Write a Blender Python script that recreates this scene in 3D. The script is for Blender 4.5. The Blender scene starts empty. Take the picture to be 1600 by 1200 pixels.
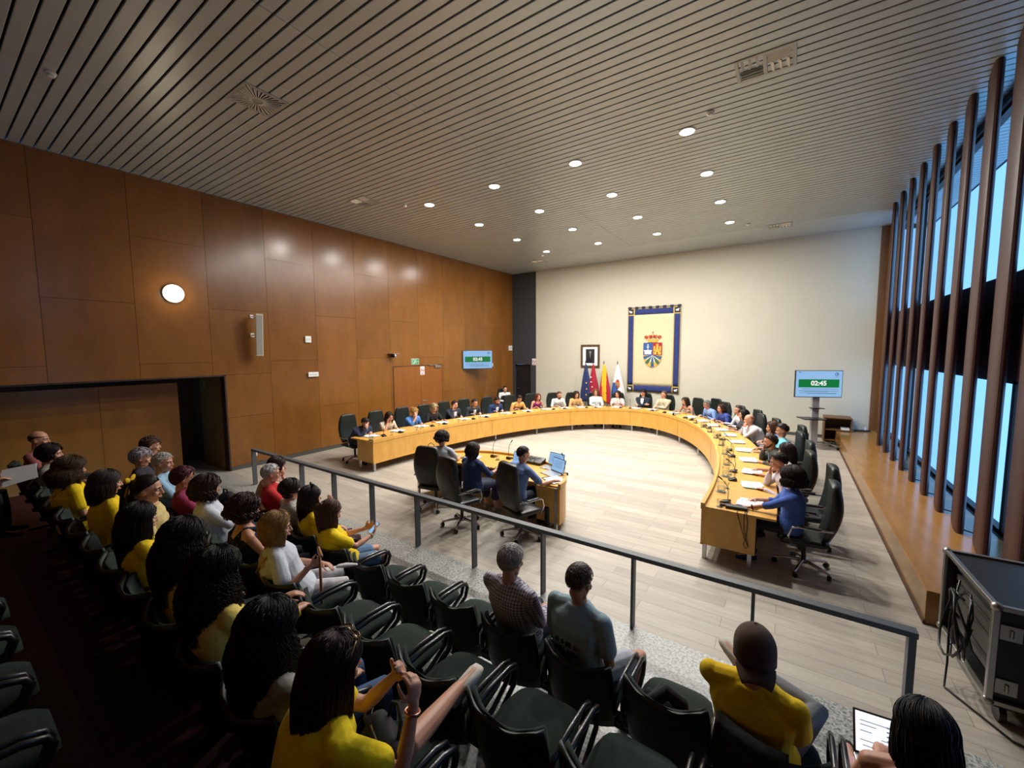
import bpy, bmesh, math, random
from mathutils import Vector, Matrix, Quaternion, noise
V = Vector
S = bpy.context.scene
COL = S.collection
random.seed(11)
PI = math.pi

# ------------------------------------------------------------------ camera, sky, exposure
cam_d = bpy.data.cameras.new('camera')
cam = bpy.data.objects.new('camera', cam_d)
COL.objects.link(cam)
cam_d.sensor_width = 36.0
cam_d.lens = 638.0 / 1600.0 * 36.0
cam_d.clip_start = 0.03
cam_d.clip_end = 200
RM = Matrix(((0.82841191, -0.04203063, 0.55854019), (0.56008963, 0.07243653, -0.82525908), (-0.00577255, 0.99648702, 0.08354821)))
cam.matrix_world = Matrix.Translation((0, 0, 2.9)) @ RM.to_4x4()
S.camera = cam

world = bpy.data.worlds.new('daylight')
S.world = world
world.use_nodes = True
bg = world.node_tree.nodes['Background']
bg.inputs[0].default_value = (0.24, 0.54, 1.0, 1)
bg.inputs[1].default_value = 2.3

S.view_settings.view_transform = 'Standard'
S.view_settings.look = 'None'
S.view_settings.gamma = 1.0
S.view_settings.use_curve_mapping = False
S.view_settings.exposure = -0.17

DOWNLIGHT_W = 115.0        # narrow beam of each of the sixteen ceiling downlights
DOWNLIGHT_WIDE_W = 112.0    # wide glow of the same lamps
WALL_LAMP_W = 10.0

# daylight portals in the window wall (guide the sampling of the sky light)
for zc, h in ((1.4, 2.0), (5.15, 2.2)):
    ld = bpy.data.lights.new('window_portal', 'AREA')
    ld.shape = 'RECTANGLE'; ld.size = 14.0; ld.size_y = h
    ld.cycles.is_portal = True
    lo = bpy.data.objects.new('window_portal', ld)
    lo.matrix_world = Matrix.Translation((2.41, 9.5, zc)) @ Matrix.Rotation(PI/2, 4, 'Z') @ Matrix.Rotation(PI/2, 4, 'X')
    COL.objects.link(lo)

# ------------------------------------------------------------------ helpers
def lin(h):
    h = h.lstrip('#')
    out = []
    for i in (0, 2, 4):
        c = int(h[i:i+2], 16) / 255.0
        out.append(c / 12.92 if c <= 0.04045 else ((c + 0.055) / 1.055) ** 2.4)
    return (out[0], out[1], out[2], 1.0)

_M = {}
def mat(name, color, rough=0.6, metal=0.0, var=0.0, scale=20.0, bump=0.0, emit=None, estr=1.0, coat=0.0, trans=0.0, spec=0.5, stretch=None, sheen=0.0, detail=4.0):
    if name in _M: return _M[name]
    m = bpy.data.materials.new(name); m.use_nodes = True
    nt = m.node_tree; b = nt.nodes['Principled BSDF']
    c = lin(color) if isinstance(color, str) else color
    b.inputs['Base Color'].default_value = c
    b.inputs['Roughness'].default_value = rough
    b.inputs['Metallic'].default_value = metal
    b.inputs['Coat Weight'].default_value = coat
    b.inputs['Transmission Weight'].default_value = trans
    b.inputs['Specular IOR Level'].default_value = spec
    b.inputs['Sheen Weight'].default_value = sheen
    if emit is not None:
        b.inputs['Emission Color'].default_value = lin(emit) if isinstance(emit, str) else emit
        b.inputs['Emission Strength'].default_value = estr
    if var > 0 or bump > 0:
        tc = nt.nodes.new('ShaderNodeTexCoord'); mp = nt.nodes.new('ShaderNodeMapping')
        nt.links.new(tc.outputs['Object'], mp.inputs['Vector'])
        if stretch: mp.inputs['Scale'].default_value = stretch
        n = nt.nodes.new('ShaderNodeTexNoise'); n.inputs['Scale'].default_value = scale; n.inputs['Detail'].default_value = detail
        nt.links.new(mp.outputs['Vector'], n.inputs['Vector'])
        if var > 0:
            r = nt.nodes.new('ShaderNodeMapRange')
            r.inputs['From Min'].default_value = 0.25; r.inputs['From Max'].default_value = 0.75
            r.inputs['To Min'].default_value = 1 - var; r.inputs['To Max'].default_value = 1 + var
            nt.links.new(n.outputs['Fac'], r.inputs['Value'])
            mx = nt.nodes.new('ShaderNodeMix'); mx.data_type = 'RGBA'; mx.blend_type = 'MULTIPLY'
            mx.inputs['Factor'].default_value = 1.0
            mx.inputs[6].default_value = c
            nt.links.new(r.outputs['Result'], mx.inputs[7])
            nt.links.new(mx.outputs[2], b.inputs['Base Color'])
        if bump > 0:
            bp = nt.nodes.new('ShaderNodeBump'); bp.inputs['Strength'].default_value = bump; bp.inputs['Distance'].default_value = 0.02
            nt.links.new(n.outputs['Fac'], bp.inputs['Height'])
            nt.links.new(bp.outputs['Normal'], b.inputs['Normal'])
    _M[name] = m
    return m

def frame_from(d, up=V((0, 0, 1))):
    d = d.normalized()
    if abs(d.dot(up)) > 0.95: up = V((0, 1, 0))
    x = d.cross(up).normalized(); y = x.cross(d).normalized()
    return x, y, d

class MB:
    def __init__(s): s.v = []; s.f = []; s.mi = []; s.cur = 0; s.M = Matrix.Identity(4)
    def add(s, vs, fs):
        n = len(s.v)
        s.v.extend([tuple(s.M @ V(p)) for p in vs])
        for f in fs: s.f.append([i + n for i in f]); s.mi.append(s.cur)
        return s
    def box(s, c, d, R=None):
        hx, hy, hz = d[0]/2, d[1]/2, d[2]/2
        vs = [V((x, y, z)) for z in (-hz, hz) for y in (-hy, hy) for x in (-hx, hx)]
        if R is not None: vs = [R @ p for p in vs]
        vs = [p + V(c) for p in vs]
        return s.add(vs, [(0, 2, 3, 1), (4, 5, 7, 6), (0, 1, 5, 4), (2, 6, 7, 3), (0, 4, 6, 2), (1, 3, 7, 5)])
    def b2(s, a, b): return s.box([(a[i]+b[i])/2 for i in range(3)], [abs(b[i]-a[i]) for i in range(3)])
    def loft(s, rings, cap=True, closed=False):
        n = len(rings[0]); vs = [p for r in rings for p in r]; fs = []
        m = len(rings)
        for i in range(m if closed else m - 1):
            a = i * n; b = ((i + 1) % m) * n
            for j in range(n): fs.append((a + j, a + (j+1) % n, b + (j+1) % n, b + j))
        if cap and not closed:
            fs.append(tuple(range(n))[::-1]); fs.append(tuple(range((m-1)*n, m*n)))
        return s.add(vs, fs)
    def tube(s, pts, r, n=8, round_ends=False, flat=1.0, closed=False):
        pts = [V(p) for p in pts]
        rs = list(r) if isinstance(r, (list, tuple)) else [r] * len(pts)
        if round_ends:
            d0 = (pts[0]-pts[1]).normalized(); d1 = (pts[-1]-pts[-2]).normalized()
            P0 = [pts[0] + d0*rs[0]*k for k in (0.95, 0.72, 0.4)]; R0 = [rs[0]*k for k in (0.3, 0.7, 0.92)]
            P1 = [pts[-1] + d1*rs[-1]*k for k in (0.4, 0.72, 0.95)]; R1 = [rs[-1]*k for k in (0.92, 0.7, 0.3)]
            pts = P0 + pts + P1; rs = R0 + rs + R1
        rings = []; x = None
        for i, p in enumerate(pts):
            if closed: d = pts[(i+1) % len(pts)] - pts[i-1]
            elif i == 0: d = pts[1]-p
            elif i == len(pts)-1: d = p-pts[i-1]
            else: d = (pts[i+1]-p).normalized() + (p-pts[i-1]).normalized()
            if d.length < 1e-9: d = V((0, 0, 1))
            d.normalize()
            if x is None: x, y, _ = frame_from(d)
            else:
                x = x - d * x.dot(d)
                if x.length < 1e-6: x, y, _ = frame_from(d)
                x.normalize()
            y = d.cross(x)
            rings.append([p + (x*math.cos(a) + y*math.sin(a)*flat)*rs[i] for a in [2*PI*k/n for k in range(n)]])
        return s.loft(rings, cap=True, closed=closed)
    def ell(s, c, r, R=None, nu=14, nv=8):
        vs = []; fs = []
        c = V(c)
        def put(p):
            p = V((p[0]*r[0], p[1]*r[1], p[2]*r[2]))
            vs.append((R @ p if R is not None else p) + c)
        put((0, 0, -1))
        for i in range(1, nv):
            ph = -PI/2 + PI*i/nv
            for j in range(nu):
                a = 2*PI*j/nu
                put((math.cos(ph)*math.cos(a), math.cos(ph)*math.sin(a), math.sin(ph)))
        put((0, 0, 1))
        for j in range(nu): fs.append((0, 1+(j+1) % nu, 1+j))
        for i in range(nv-2):
            for j in range(nu):
                a = 1+i*nu; b = a+nu
                fs.append((a+j, a+(j+1) % nu, b+(j+1) % nu, b+j))
        t = len(vs)-1; a = 1+(nv-2)*nu
        for j in range(nu): fs.append((a+j, a+(j+1) % nu, t))
        return s.add(vs, fs)
    def prism(s, poly, o, ux, uy, depth):
        o = V(o); ux = V(ux); uy = V(uy); w = ux.cross(uy).normalized()*depth
        n = len(poly)
        a = [o + ux*p[0] + uy*p[1] for p in poly]; b = [p + w for p in a]
        fs = [tuple(range(n))[::-1], tuple(range(n, 2*n))]
        fs += [(i, (i+1) % n, n+(i+1) % n, n+i) for i in range(n)]
        return s.add(a+b, fs)
    def lathe(s, prof, c=(0, 0, 0), n=24):
        rings = [[V((c[0]+r*math.cos(2*PI*k/n), c[1]+r*math.sin(2*PI*k/n), c[2]+z)) for k in range(n)] for r, z in prof]
        return s.loft(rings)
    def build(s, name, m, parent=None, smooth=False, bevel=0.0, sub=0, seg=2, angle=None):
        me = bpy.data.meshes.new(name)
        me.from_pydata(s.v, [], s.f)
        ms = m if isinstance(m, (list, tuple)) else [m]
        for k in ms: me.materials.append(k)
        if len(ms) > 1: me.polygons.foreach_set('material_index', s.mi)
        if smooth: me.polygons.foreach_set('use_smooth', [True]*len(me.polygons))
        me.update()
        o = bpy.data.objects.new(name, me); COL.objects.link(o)
        if parent is not None: o.parent = parent
        if bevel > 0:
            md = o.modifiers.new('bevel', 'BEVEL'); md.width = bevel; md.segments = seg; md.limit_method = 'ANGLE'; md.angle_limit = math.radians(35)
        if sub: 
            md = o.modifiers.new('sub', 'SUBSURF'); md.levels = sub; md.render_levels = sub
        return o
    def fuse(s, name, m, parent, voxel=0.012, it=3, fac=0.5):
        o = s.build(name, m, parent, smooth=True)
        md = o.modifiers.new('remesh', 'REMESH'); md.mode = 'VOXEL'; md.voxel_size = voxel; md.use_smooth_shade = True
        if it:
            md = o.modifiers.new('smooth', 'SMOOTH'); md.factor = fac; md.iterations = it
        return o

def tag(o, label=None, cat=None, group=None, kind=None):
    if label: o['label'] = label
    if cat: o['category'] = cat
    if group: o['group'] = group
    if kind: o['kind'] = kind
    return o
def thing(name, label, cat, loc=(0, 0, 0), rz=0.0, group=None):
    o = bpy.data.objects.new(name, None); COL.objects.link(o)
    o.empty_display_size = 0.1
    o.location = loc; o.rotation_euler = (0, 0, rz)
    return tag(o, label, cat, group)
def struct(name, mb, m, **k):
    o = mb.build(name, m, **k); o['kind'] = 'structure'; return o
def kids(o): return [c for c in COL.objects if c.parent is o]
def copy_tree(src, name=None, label=None, loc=None, rz=None, group=None):
    def rec(o, parent):
        c = o.copy(); COL.objects.link(c)
        if parent is not None: c.parent = parent
        for ch in KID.get(o.name, ()): rec(ch, c)
        return c
    KID = {}
    stack = [src]
    allc = list(src.children_recursive)
    for c in allc: KID.setdefault(c.parent.name, []).append(c)
    r = rec(src, None)
    if label: r['label'] = label
    if group: r['group'] = group
    if loc is not None: r.location = loc
    if rz is not None: r.rotation_euler = (0, 0, rz)
    return r
def text(body, size, m, parent, loc, rot, name='lettering', align='CENTER', ext=0.001, bold=0.0):
    cu = bpy.data.curves.new(name, 'FONT'); cu.body = body; cu.size = size; cu.align_x = align; cu.align_y = 'CENTER'
    cu.extrude = ext; cu.offset = bold; cu.materials.append(m)
    t = bpy.data.objects.new('letter_source', cu); COL.objects.link(t)
    bpy.context.view_layer.update()
    me = bpy.data.meshes.new_from_object(t.evaluated_get(bpy.context.evaluated_depsgraph_get()))
    bpy.data.objects.remove(t); bpy.data.curves.remove(cu)
    me.name = name
    if not me.materials: me.materials.append(m)
    o = bpy.data.objects.new(name, me); COL.objects.link(o); o.parent = parent
    o.location = loc; o.rotation_euler = rot
    return o

# ------------------------------------------------------------------ materials
def wood_mat(name, c1, c2, rough, scale=(1, 1, 1), island=0.0, coat=0.0, nscale=3.0, spec=0.5):
    m = bpy.data.materials.new(name); m.use_nodes = True
    nt = m.node_tree; b = nt.nodes['Principled BSDF']
    tc = nt.nodes.new('ShaderNodeTexCoord'); mp = nt.nodes.new('ShaderNodeMapping'); mp.inputs['Scale'].default_value = scale
    nt.links.new(tc.outputs['Object'], mp.inputs['Vector'])
    n = nt.nodes.new('ShaderNodeTexNoise'); n.inputs['Scale'].default_value = nscale; n.inputs['Detail'].default_value = 8; n.inputs['Roughness'].default_value = 0.65
    nt.links.new(mp.outputs['Vector'], n.inputs['Vector'])
    cr = nt.nodes.new('ShaderNodeValToRGB')
    cr.color_ramp.elements[0].position = 0.3; cr.color_ramp.elements[0].color = lin(c1)
    cr.color_ramp.elements[1].position = 0.7; cr.color_ramp.elements[1].color = lin(c2)
    nt.links.new(n.outputs['Fac'], cr.inputs['Fac'])
    out = cr.outputs['Color']
    if island > 0:
        g = nt.nodes.new('ShaderNodeNewGeometry'); r = nt.nodes.new('ShaderNodeMapRange')
        r.inputs['To Min'].default_value = 1-island; r.inputs['To Max'].default_value = 1+island
        nt.links.new(g.outputs['Random Per Island'], r.inputs['Value'])
        mx = nt.nodes.new('ShaderNodeMix'); mx.data_type = 'RGBA'; mx.blend_type = 'MULTIPLY'; mx.inputs['Factor'].default_value = 1
        nt.links.new(out, mx.inputs[6]); nt.links.new(r.outputs['Result'], mx.inputs[7]); out = mx.outputs[2]
    nt.links.new(out, b.inputs['Base Color'])
    b.inputs['Roughness'].default_value = rough; b.inputs['Coat Weight'].default_value = coat
    b.inputs['Specular IOR Level'].default_value = spec
    return m
M_panel = wood_mat('wood_panel', '#73491d', '#845624', 0.23, (6, 1.2, 0.5), island=0.10, nscale=2.5, spec=0.45)
M_desk = wood_mat('beech_veneer', '#c7923f', '#d7a552', 0.34, (2, 2, 0.6), nscale=4.0)
M_bench = wood_mat('bench_wood', '#86602f', '#9d7139', 0.2, (3, 0.6, 3), nscale=3.0)
M_fin = mat('fin_wood', '#3b1c17', 0.5, var=0.2, scale=3, stretch=(4, 4, 0.4))
M_door = wood_mat('door_wood', '#7c4718', '#8d5522', 0.4, (6, 6, 0.5), nscale=2.5)
M_darkdoor = wood_mat('dark_door_wood', '#6a4c22', '#785628', 0.5, (6, 6, 0.5), nscale=2.5)
M_cream = mat('cream_paint', '#c3bfae', 0.85, var=0.02, scale=2)
M_charcoal = mat('charcoal_paint', '#34363a', 0.7)
M_black = mat('black_plastic', '#0d0d0e', 0.35)
M_blackmat = mat('black_matte', '#0a0a0b', 0.8)
M_rail = mat('grey_painted_steel', '#4a4f53', 0.45)
M_chrome = mat('chrome', '#c8c8cc', 0.12, 1.0)
M_steel = mat('brushed_steel', '#b4b5b8', 0.32, 1.0)
M_white = mat('white_plastic', '#dcdcd8', 0.5)
M_paper = mat('paper', '#e6e8ec', 0.9, var=0.04, scale=8)
M_ink = mat('ink', '#7a7e88', 0.9)
M_leather = mat('dark_green_leather', '#141d19', 0.42, var=0.15, scale=30, bump=0.15)
M_leather_black = mat('black_leather', '#111312', 0.38, var=0.15, scale=30, bump=0.15)
M_velvet = mat('green_velvet', '#15251d', 0.95, var=0.12, scale=60, sheen=0.04)
M_shell = mat('seat_shell', '#121a17', 0.5)
M_armbar = mat('black_enamel_bar', '#131316', 0.3, coat=0.2)
M_ceil_slat = mat('aluminium_slat', '#b6bcbb', 0.36, 0.35, var=0.05, scale=3)
M_ceil_dark = mat('ceiling_void', '#0c0b0b', 0.9)
M_maroon = mat('maroon_floor', '#3a1315', 0.55, var=0.2, scale=40)
M_glass = mat('clear_glass', '#ffffff', 0.02, trans=1.0)
M_baseboard = mat('dark_baseboard', '#4a4742', 0.5)

def floor_mat():
    m = bpy.data.materials.new('oak_planks'); m.use_nodes = True
    nt = m.node_tree; b = nt.nodes['Principled BSDF']
    tc = nt.nodes.new('ShaderNodeTexCoord')
    br = nt.nodes.new('ShaderNodeTexBrick')
    br.inputs['Scale'].default_value = 1.0
    br.inputs['Brick Width'].default_value = 1.3; br.inputs['Row Height'].default_value = 0.19
    br.inputs['Mortar Size'].default_value = 0.0025; br.inputs['Mortar Smooth'].default_value = 0.2
    br.offset = 0.37; br.inputs['Bias'].default_value = 0.0
    br.inputs['Color1'].default_value = lin('#b0a799'); br.inputs['Color2'].default_value = lin('#9c9388'); br.inputs['Mortar'].default_value = lin('#70675d')
    nt.links.new(tc.outputs['Object'], br.inputs['Vector'])
    mp = nt.nodes.new('ShaderNodeMapping'); mp.inputs['Scale'].default_value = (0.9, 9, 1)
    nt.links.new(tc.outputs['Object'], mp.inputs['Vector'])
    n = nt.nodes.new('ShaderNodeTexNoise'); n.inputs['Scale'].default_value = 2.2; n.inputs['Detail'].default_value = 7; n.inputs['Roughness'].default_value = 0.62
    nt.links.new(mp.outputs['Vector'], n.inputs['Vector'])
    r = nt.nodes.new('ShaderNodeMapRange'); r.inputs['From Min'].default_value = 0.3; r.inputs['From Max'].default_value = 0.7; r.inputs['To Min'].default_value = 0.84; r.inputs['To Max'].default_value = 1.10
    nt.links.new(n.outputs['Fac'], r.inputs['Value'])
    mx = nt.nodes.new('ShaderNodeMix'); mx.data_type = 'RGBA'; mx.blend_type = 'MULTIPLY'; mx.inputs['Factor'].default_value = 1
    nt.links.new(br.outputs['Color'], mx.inputs[6]); nt.links.new(r.outputs['Result'], mx.inputs[7])
    nt.links.new(mx.outputs[2], b.inputs['Base Color'])
    b.inputs['Roughness'].default_value = 0.5
    return m
M_floor = floor_mat()
def granite_mat():
    m = bpy.data.materials.new('speckled_granite'); m.use_nodes = True
    nt = m.node_tree; b = nt.nodes['Principled BSDF']
    tc = nt.nodes.new('ShaderNodeTexCoord')
    n = nt.nodes.new('ShaderNodeTexNoise'); n.inputs['Scale'].default_value = 42; n.inputs['Detail'].default_value = 3; n.inputs['Roughness'].default_value = 0.7
    nt.links.new(tc.outputs['Object'], n.inputs['Vector'])
    cr = nt.nodes.new('ShaderNodeValToRGB')
    e = cr.color_ramp.elements
    e[0].position = 0.36; e[0].color = lin('#4c4e4d'); e[1].position = 0.62; e[1].color = lin('#b9bab4')
    k = e.new(0.47); k.color = lin('#8f918d')
    nt.links.new(n.outputs['Fac'], cr.inputs['Fac'])
    br = nt.nodes.new('ShaderNodeTexBrick'); br.inputs['Brick Width'].default_value = 0.62; br.inputs['Row Height'].default_value = 0.62; br.offset = 0.0
    br.inputs['Scale'].default_value = 1; br.inputs['Mortar Size'].default_value = 0.003
    br.inputs['Color1'].default_value = (1, 1, 1, 1); br.inputs['Color2'].default_value = (0.93, 0.93, 0.93, 1); br.inputs['Mortar'].default_value = (0.62, 0.62, 0.62, 1)
    nt.links.new(tc.outputs['Object'], br.inputs['Vector'])
    mx = nt.nodes.new('ShaderNodeMix'); mx.data_type = 'RGBA'; mx.blend_type = 'MULTIPLY'; mx.inputs['Factor'].default_value = 1
    nt.links.new(cr.outputs['Color'], mx.inputs[6]); nt.links.new(br.outputs['Color'], mx.inputs[7])
    nt.links.new(mx.outputs[2], b.inputs['Base Color'])
    b.inputs['Roughness'].default_value = 0.35
    return m
M_granite = granite_mat()

# ------------------------------------------------------------------ room shell
WX = -11.1          # left wood wall
BY = 16.47          # back wall
CZ = 6.48           # ceiling
struct('floor', MB().b2((-13.2, 4.06, -0.1), (2.6, 17.6, 0)), M_floor)
struct('floor_1', MB().b2((-13.2, 2.05, -0.1), (2.6, 4.06, 0)), M_granite)
struct('floor_2', MB().b2((-11.1, 1.28, -0.1), (2.6, 2.05, 0.2)), M_granite, bevel=0.008)
struct('floor_3', MB().b2((-11.1, 0.48, -0.1), (2.6, 1.28, 0.4)), M_maroon, bevel=0.008)
struct('floor_4', MB().b2((-11.1, -0.32, -0.1), (2.6, 0.48, 0.6)), M_maroon, bevel=0.008)
struct('floor_5', MB().b2((-11.1, -2.6, -0.1), (2.6, -0.32, 0.8)), M_maroon, bevel=0.008)

mb = MB()
PW = 1.285
cols = [2.685 + PW*k for k in range(-4, 11)]        # seams in y
OPEN_Y1, OPEN_Z = 4.22, 2.34
for i, y0 in enumerate(cols):
    y1 = y0 + PW
    if y0 > BY - 0.02: break
    y1 = min(y1, BY)
    k = i - 4
    joints = [0.1, 2.65, 5.25, CZ] if k % 2 == 0 else [0.1, 1.3, 3.89, CZ]
    for a, b in zip(joints, joints[1:]):
        segs = [(y0, y1, a, b)]
        if y0 < OPEN_Y1 and a < OPEN_Z:
            segs = []
            if b > OPEN_Z: segs.append((y0, y1, OPEN_Z, b))
            if y1 > OPEN_Y1: segs.append((max(y0, OPEN_Y1), y1, a, min(b, OPEN_Z)))
        for s0, s1, za, zb in segs:
            g = 0.003
            mb.b2((WX - 0.02, s0 + g, za + g), (WX, s1 - g, zb - g))
wl = struct('wall_left', mb, M_panel)
mb = MB()
mb.b2((WX - 0.2, OPEN_Y1, 0), (WX - 0.021, BY + 0.2, CZ)); mb.b2((WX - 0.2, -2.6, OPEN_Z), (WX - 0.021, OPEN_Y1, CZ))
b = struct('wall_left_backing', mb, mat('joint_dark', '#2a1508', 0.8))
# recess behind the left wall opening
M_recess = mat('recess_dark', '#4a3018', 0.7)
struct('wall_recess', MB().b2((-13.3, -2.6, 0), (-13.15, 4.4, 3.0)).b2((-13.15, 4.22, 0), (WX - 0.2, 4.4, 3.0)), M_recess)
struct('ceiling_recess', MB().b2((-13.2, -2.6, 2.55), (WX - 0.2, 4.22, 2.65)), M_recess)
struct('trim_1', MB().b2((WX - 0.2, OPEN_Y1 - 0.03, 0), (WX + 0.004, OPEN_Y1, OPEN_Z)).b2((WX - 0.2, -2.6, OPEN_Z - 0.03), (WX + 0.004, OPEN_Y1, OPEN_Z)), mat('dark_jamb', '#2a120c', 0.5))
struct('partition_left', MB().b2((-12.12, -2.6, 0), (-12.0, 0.0, 2.17)).b2((-12.12, 0.004, 0), (-12.0, 2.2, 2.17)).b2((-12.12, 2.204, 0), (-12.0, 3.55, 2.17)), M_panel, bevel=0.004)
dr = struct('door_1', MB().b2((-12.5, 4.16, 0.01), (-11.33, 4.22, 2.3)), M_darkdoor)
M_brass = mat('satin_handle', '#b9a98a', 0.3, 0.9)
MB().tube([(-12.35, 4.16, 1.12), (-12.35, 4.11, 1.12), (-12.22, 4.11, 1.12)], 0.010, 8, True).tube([(-12.35, 4.165, 1.12), (-12.35, 4.152, 1.12)], 0.028, 12).build('door_handle', M_brass, dr, smooth=True)
s = thing('door_sign', 'small grey notice on the dark door in the left recess', 'sign', (-12.2, 4.16, 2.05))
MB().b2((-0.05, 0, -0.1), (0.05, -0.006, 0.1)).build('plate', mat('notice', '#7d6f58', 0.7), s)
for k in range(5): pass
struct('baseboard_left', MB().b2((WX, OPEN_Y1, 0), (WX + 0.015, BY, 0.1)), M_baseboard)

# back wall: charcoal strip with a doorway, then cream
mb = MB()
mb.b2((WX, BY, 2.2), (-9.77, BY + 0.2, CZ)); mb.b2((-10.08, BY, 0), (-9.77, BY + 0.2, 2.2)); mb.b2((WX, BY, 0), (-10.98, BY + 0.2, 2.2))
mb.b2((WX, BY + 1.0, 0), (-9.77, BY + 1.1, 2.4))
struct('wall_back_charcoal', mb, M_charcoal)
dr = struct('door_2', MB().b2((-10.97, BY + 0.12, 0.01), (-10.09, BY + 0.17, 2.19)), mat('black_door', '#131416', 0.5))
MB().tube([(-10.85, BY + 0.12, 1.05), (-10.85, BY + 0.07, 1.05), (-10.75, BY + 0.07, 1.05)], 0.01, 8, True).build('door_handle', M_steel, dr, smooth=True)
struct('wall_back', MB().b2((-9.77, BY - 0.02, 0), (2.13, BY + 0.2, CZ)), M_cream)
struct('baseboard_back', MB().b2((-9.77, BY - 0.035, 0), (1.25, BY - 0.02, 0.1)), M_baseboard)
struct('trim_2', MB().b2((2.13, BY - 0.05, 0.0), (2.42, BY + 0.2, CZ)).b2((2.30, BY - 0.25, 0.0), (2.42, BY - 0.05, CZ)), mat('return_wood', '#6f4a26', 0.5, var=0.12, scale=3, stretch=(5, 5, .4)), bevel=0.01)

# ceiling: aluminium slats with dark gaps
mb = MB()
PITCH = 0.158
y = -2.6
SKIP = []
while y < 14.35:
    mb.b2((WX, y + 0.012, CZ), (-4.712, y + PITCH - 0.012, CZ + 0.03))
    mb.b2((-4.704, y + 0.012, CZ), (3.3, y + PITCH - 0.012, CZ + 0.03))
    y += PITCH
mb.b2((WX, y + 0.012, CZ), (3.3, BY + 0.2, CZ + 0.03))
struct('ceiling', mb, M_ceil_slat, bevel=0.006)
struct('ceiling_backing', MB().b2((-11.3, -2.7, CZ + 0.06), (3.4, 17.6, CZ + 0.2)), M_ceil_dark)

# near wall behind the audience, right wall with two window bands
struct('wall_front', MB().b2((-13.3, -2.75, 0), (3.4, -2.6, CZ + 0.1)), M_panel)
M_winwall = mat('window_wall_paint', '#3a1d15', 0.6)
mb = MB()
X0, X1 = 2.42, 2.62
mb.b2((X0, -2.6, 0), (X1, 17.6, 0.37)); mb.b2((X0, -2.6, 2.46), (X1, 17.6, 3.85)); mb.b2((X0, -2.6, 6.36), (X1, 17.6, CZ + 0.1))
mb.b2((X0, -2.6, 0.37), (X1, 2.6, 6.4)); mb.b2((X0, 16.4, 0.37), (X1, 17.6, 6.4))
struct('wall_right', mb, M_winwall)
n = 1
M_pane = mat('window_pane', (0.9, 0.96, 1, 1), 0.0, trans=1.0)
M_frame = mat('window_frame', '#2a1a15', 0.5)
for z0, z1 in ((0.37, 2.46), (3.85, 6.36)):
    for k in range(5):
        ya = 2.6 + 2.76*k; yb = ya + 2.76
        w = MB().b2((2.47, ya, z0), (2.55, ya + 0.05, z1)).b2((2.47, yb - 0.05, z0), (2.55, yb, z1)).b2((2.47, ya, z0), (2.55, yb, z0 + 0.05)).b2((2.47, ya, z1 - 0.05), (2.55, yb, z1))
        wo = struct('window_%d' % n, w, M_frame); n += 1

# bench-like platform under the windows
pl = struct('trim_3', MB().b2((1.30, 5.8, 0.0), (2.42, BY - 0.02, 0.365)), M_bench, bevel=0.004)
struct('trim_4', MB().b2((1.285, 5.785, 0.0), (1.31, BY - 0.02, 0.05)), mat('bench_kick', '#4a2f18', 0.6))
# vertical fins
FIN_LABEL = 'tall dark wooden fin in the row before the windows'
fin0 = None
fi = 0
for k in range(-4, 9):
    y = 6.98 + 0.87*k
    if y > 14.1: break
    z0 = 0.365 if y > 5.7 else 0.0
    pts = []
    L, T = 0.85, 0.11
    for a in range(24):
        t = 2*PI*a/24
        cx = math.copysign(abs(math.cos(t))**0.75, math.cos(t))*T/2; cy = math.copysign(abs(math.sin(t))**0.55, math.sin(t))*L/2
        pts.append((cx, cy))
    r = thing('window_fin', 'tall dark wooden fin standing %s in the row before the windows' % ('nearest the flight case' if k == -1 else 'on the bench'), 'fin', (1.97 + T/2 + 0.077, y + 0.418, z0), math.radians(-10.5), 'vertical wooden fins before the windows')
    b = MB().loft([[V((p[0], p[1], 0)) for p in pts], [V((p[0], p[1], CZ - z0 - 0.002)) for p in pts]]).build('blade', M_fin, r, smooth=False)
    MB().tube([(0, -L/2 + 0.12, 0.04), (0.17, -L/2 + 0.02, 0.04)], 0.008, 6).build('tie_rod', M_blackmat, r)
    r['label'] = ['tall dark wooden fin, %s from the back wall in the row before the windows' % w for w in ('first', 'second', 'third', 'fourth', 'fifth', 'sixth', 'seventh', 'eighth', 'ninth', 'tenth', 'eleventh', 'twelfth', 'thirteenth')][8 - k if 8-k < 13 else 12]
# panes in the window frames: clear architectural glass
mp_ = bpy.data.materials.new('clear_pane'); mp_.use_nodes = True
nt = mp_.node_tree
for q in list(nt.nodes): nt.nodes.remove(q)
o_ = nt.nodes.new('ShaderNodeOutputMaterial'); mx_ = nt.nodes.new('ShaderNodeMixShader'); tr_ = nt.nodes.new('ShaderNodeBsdfTransparent'); gl_ = nt.nodes.new('ShaderNodeBsdfGlossy'); lw_ = nt.nodes.new('ShaderNodeLayerWeight'); lw_.inputs[0].default_value = 0.5; fr_ = nt.nodes.new('ShaderNodeMath'); fr_.operation = 'POWER'; fr_.inputs[1].default_value = 7.0; nt.links.new(lw_.outputs['Facing'], fr_.inputs[0])
gl_.inputs['Roughness'].default_value = 0.0; tr_.inputs[0].default_value = (0.92, 0.97, 1, 1)
nt.links.new(fr_.outputs[0], mx_.inputs[0]); nt.links.new(tr_.outputs[0], mx_.inputs[1]); nt.links.new(gl_.outputs[0], mx_.inputs[2]); nt.links.new(mx_.outputs[0], o_.inputs[0])
for k in range(1, 11):
    w = bpy.data.objects['window_%d' % k]
    ys = [v.co.y for v in w.data.vertices]; zs = [v.co.z for v in w.data.vertices]
    MB().b2((2.505, min(ys) + 0.04, min(zs) + 0.04), (2.515, max(ys) - 0.04, max(zs) - 0.04)).build('pane', mp_, w)

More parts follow.
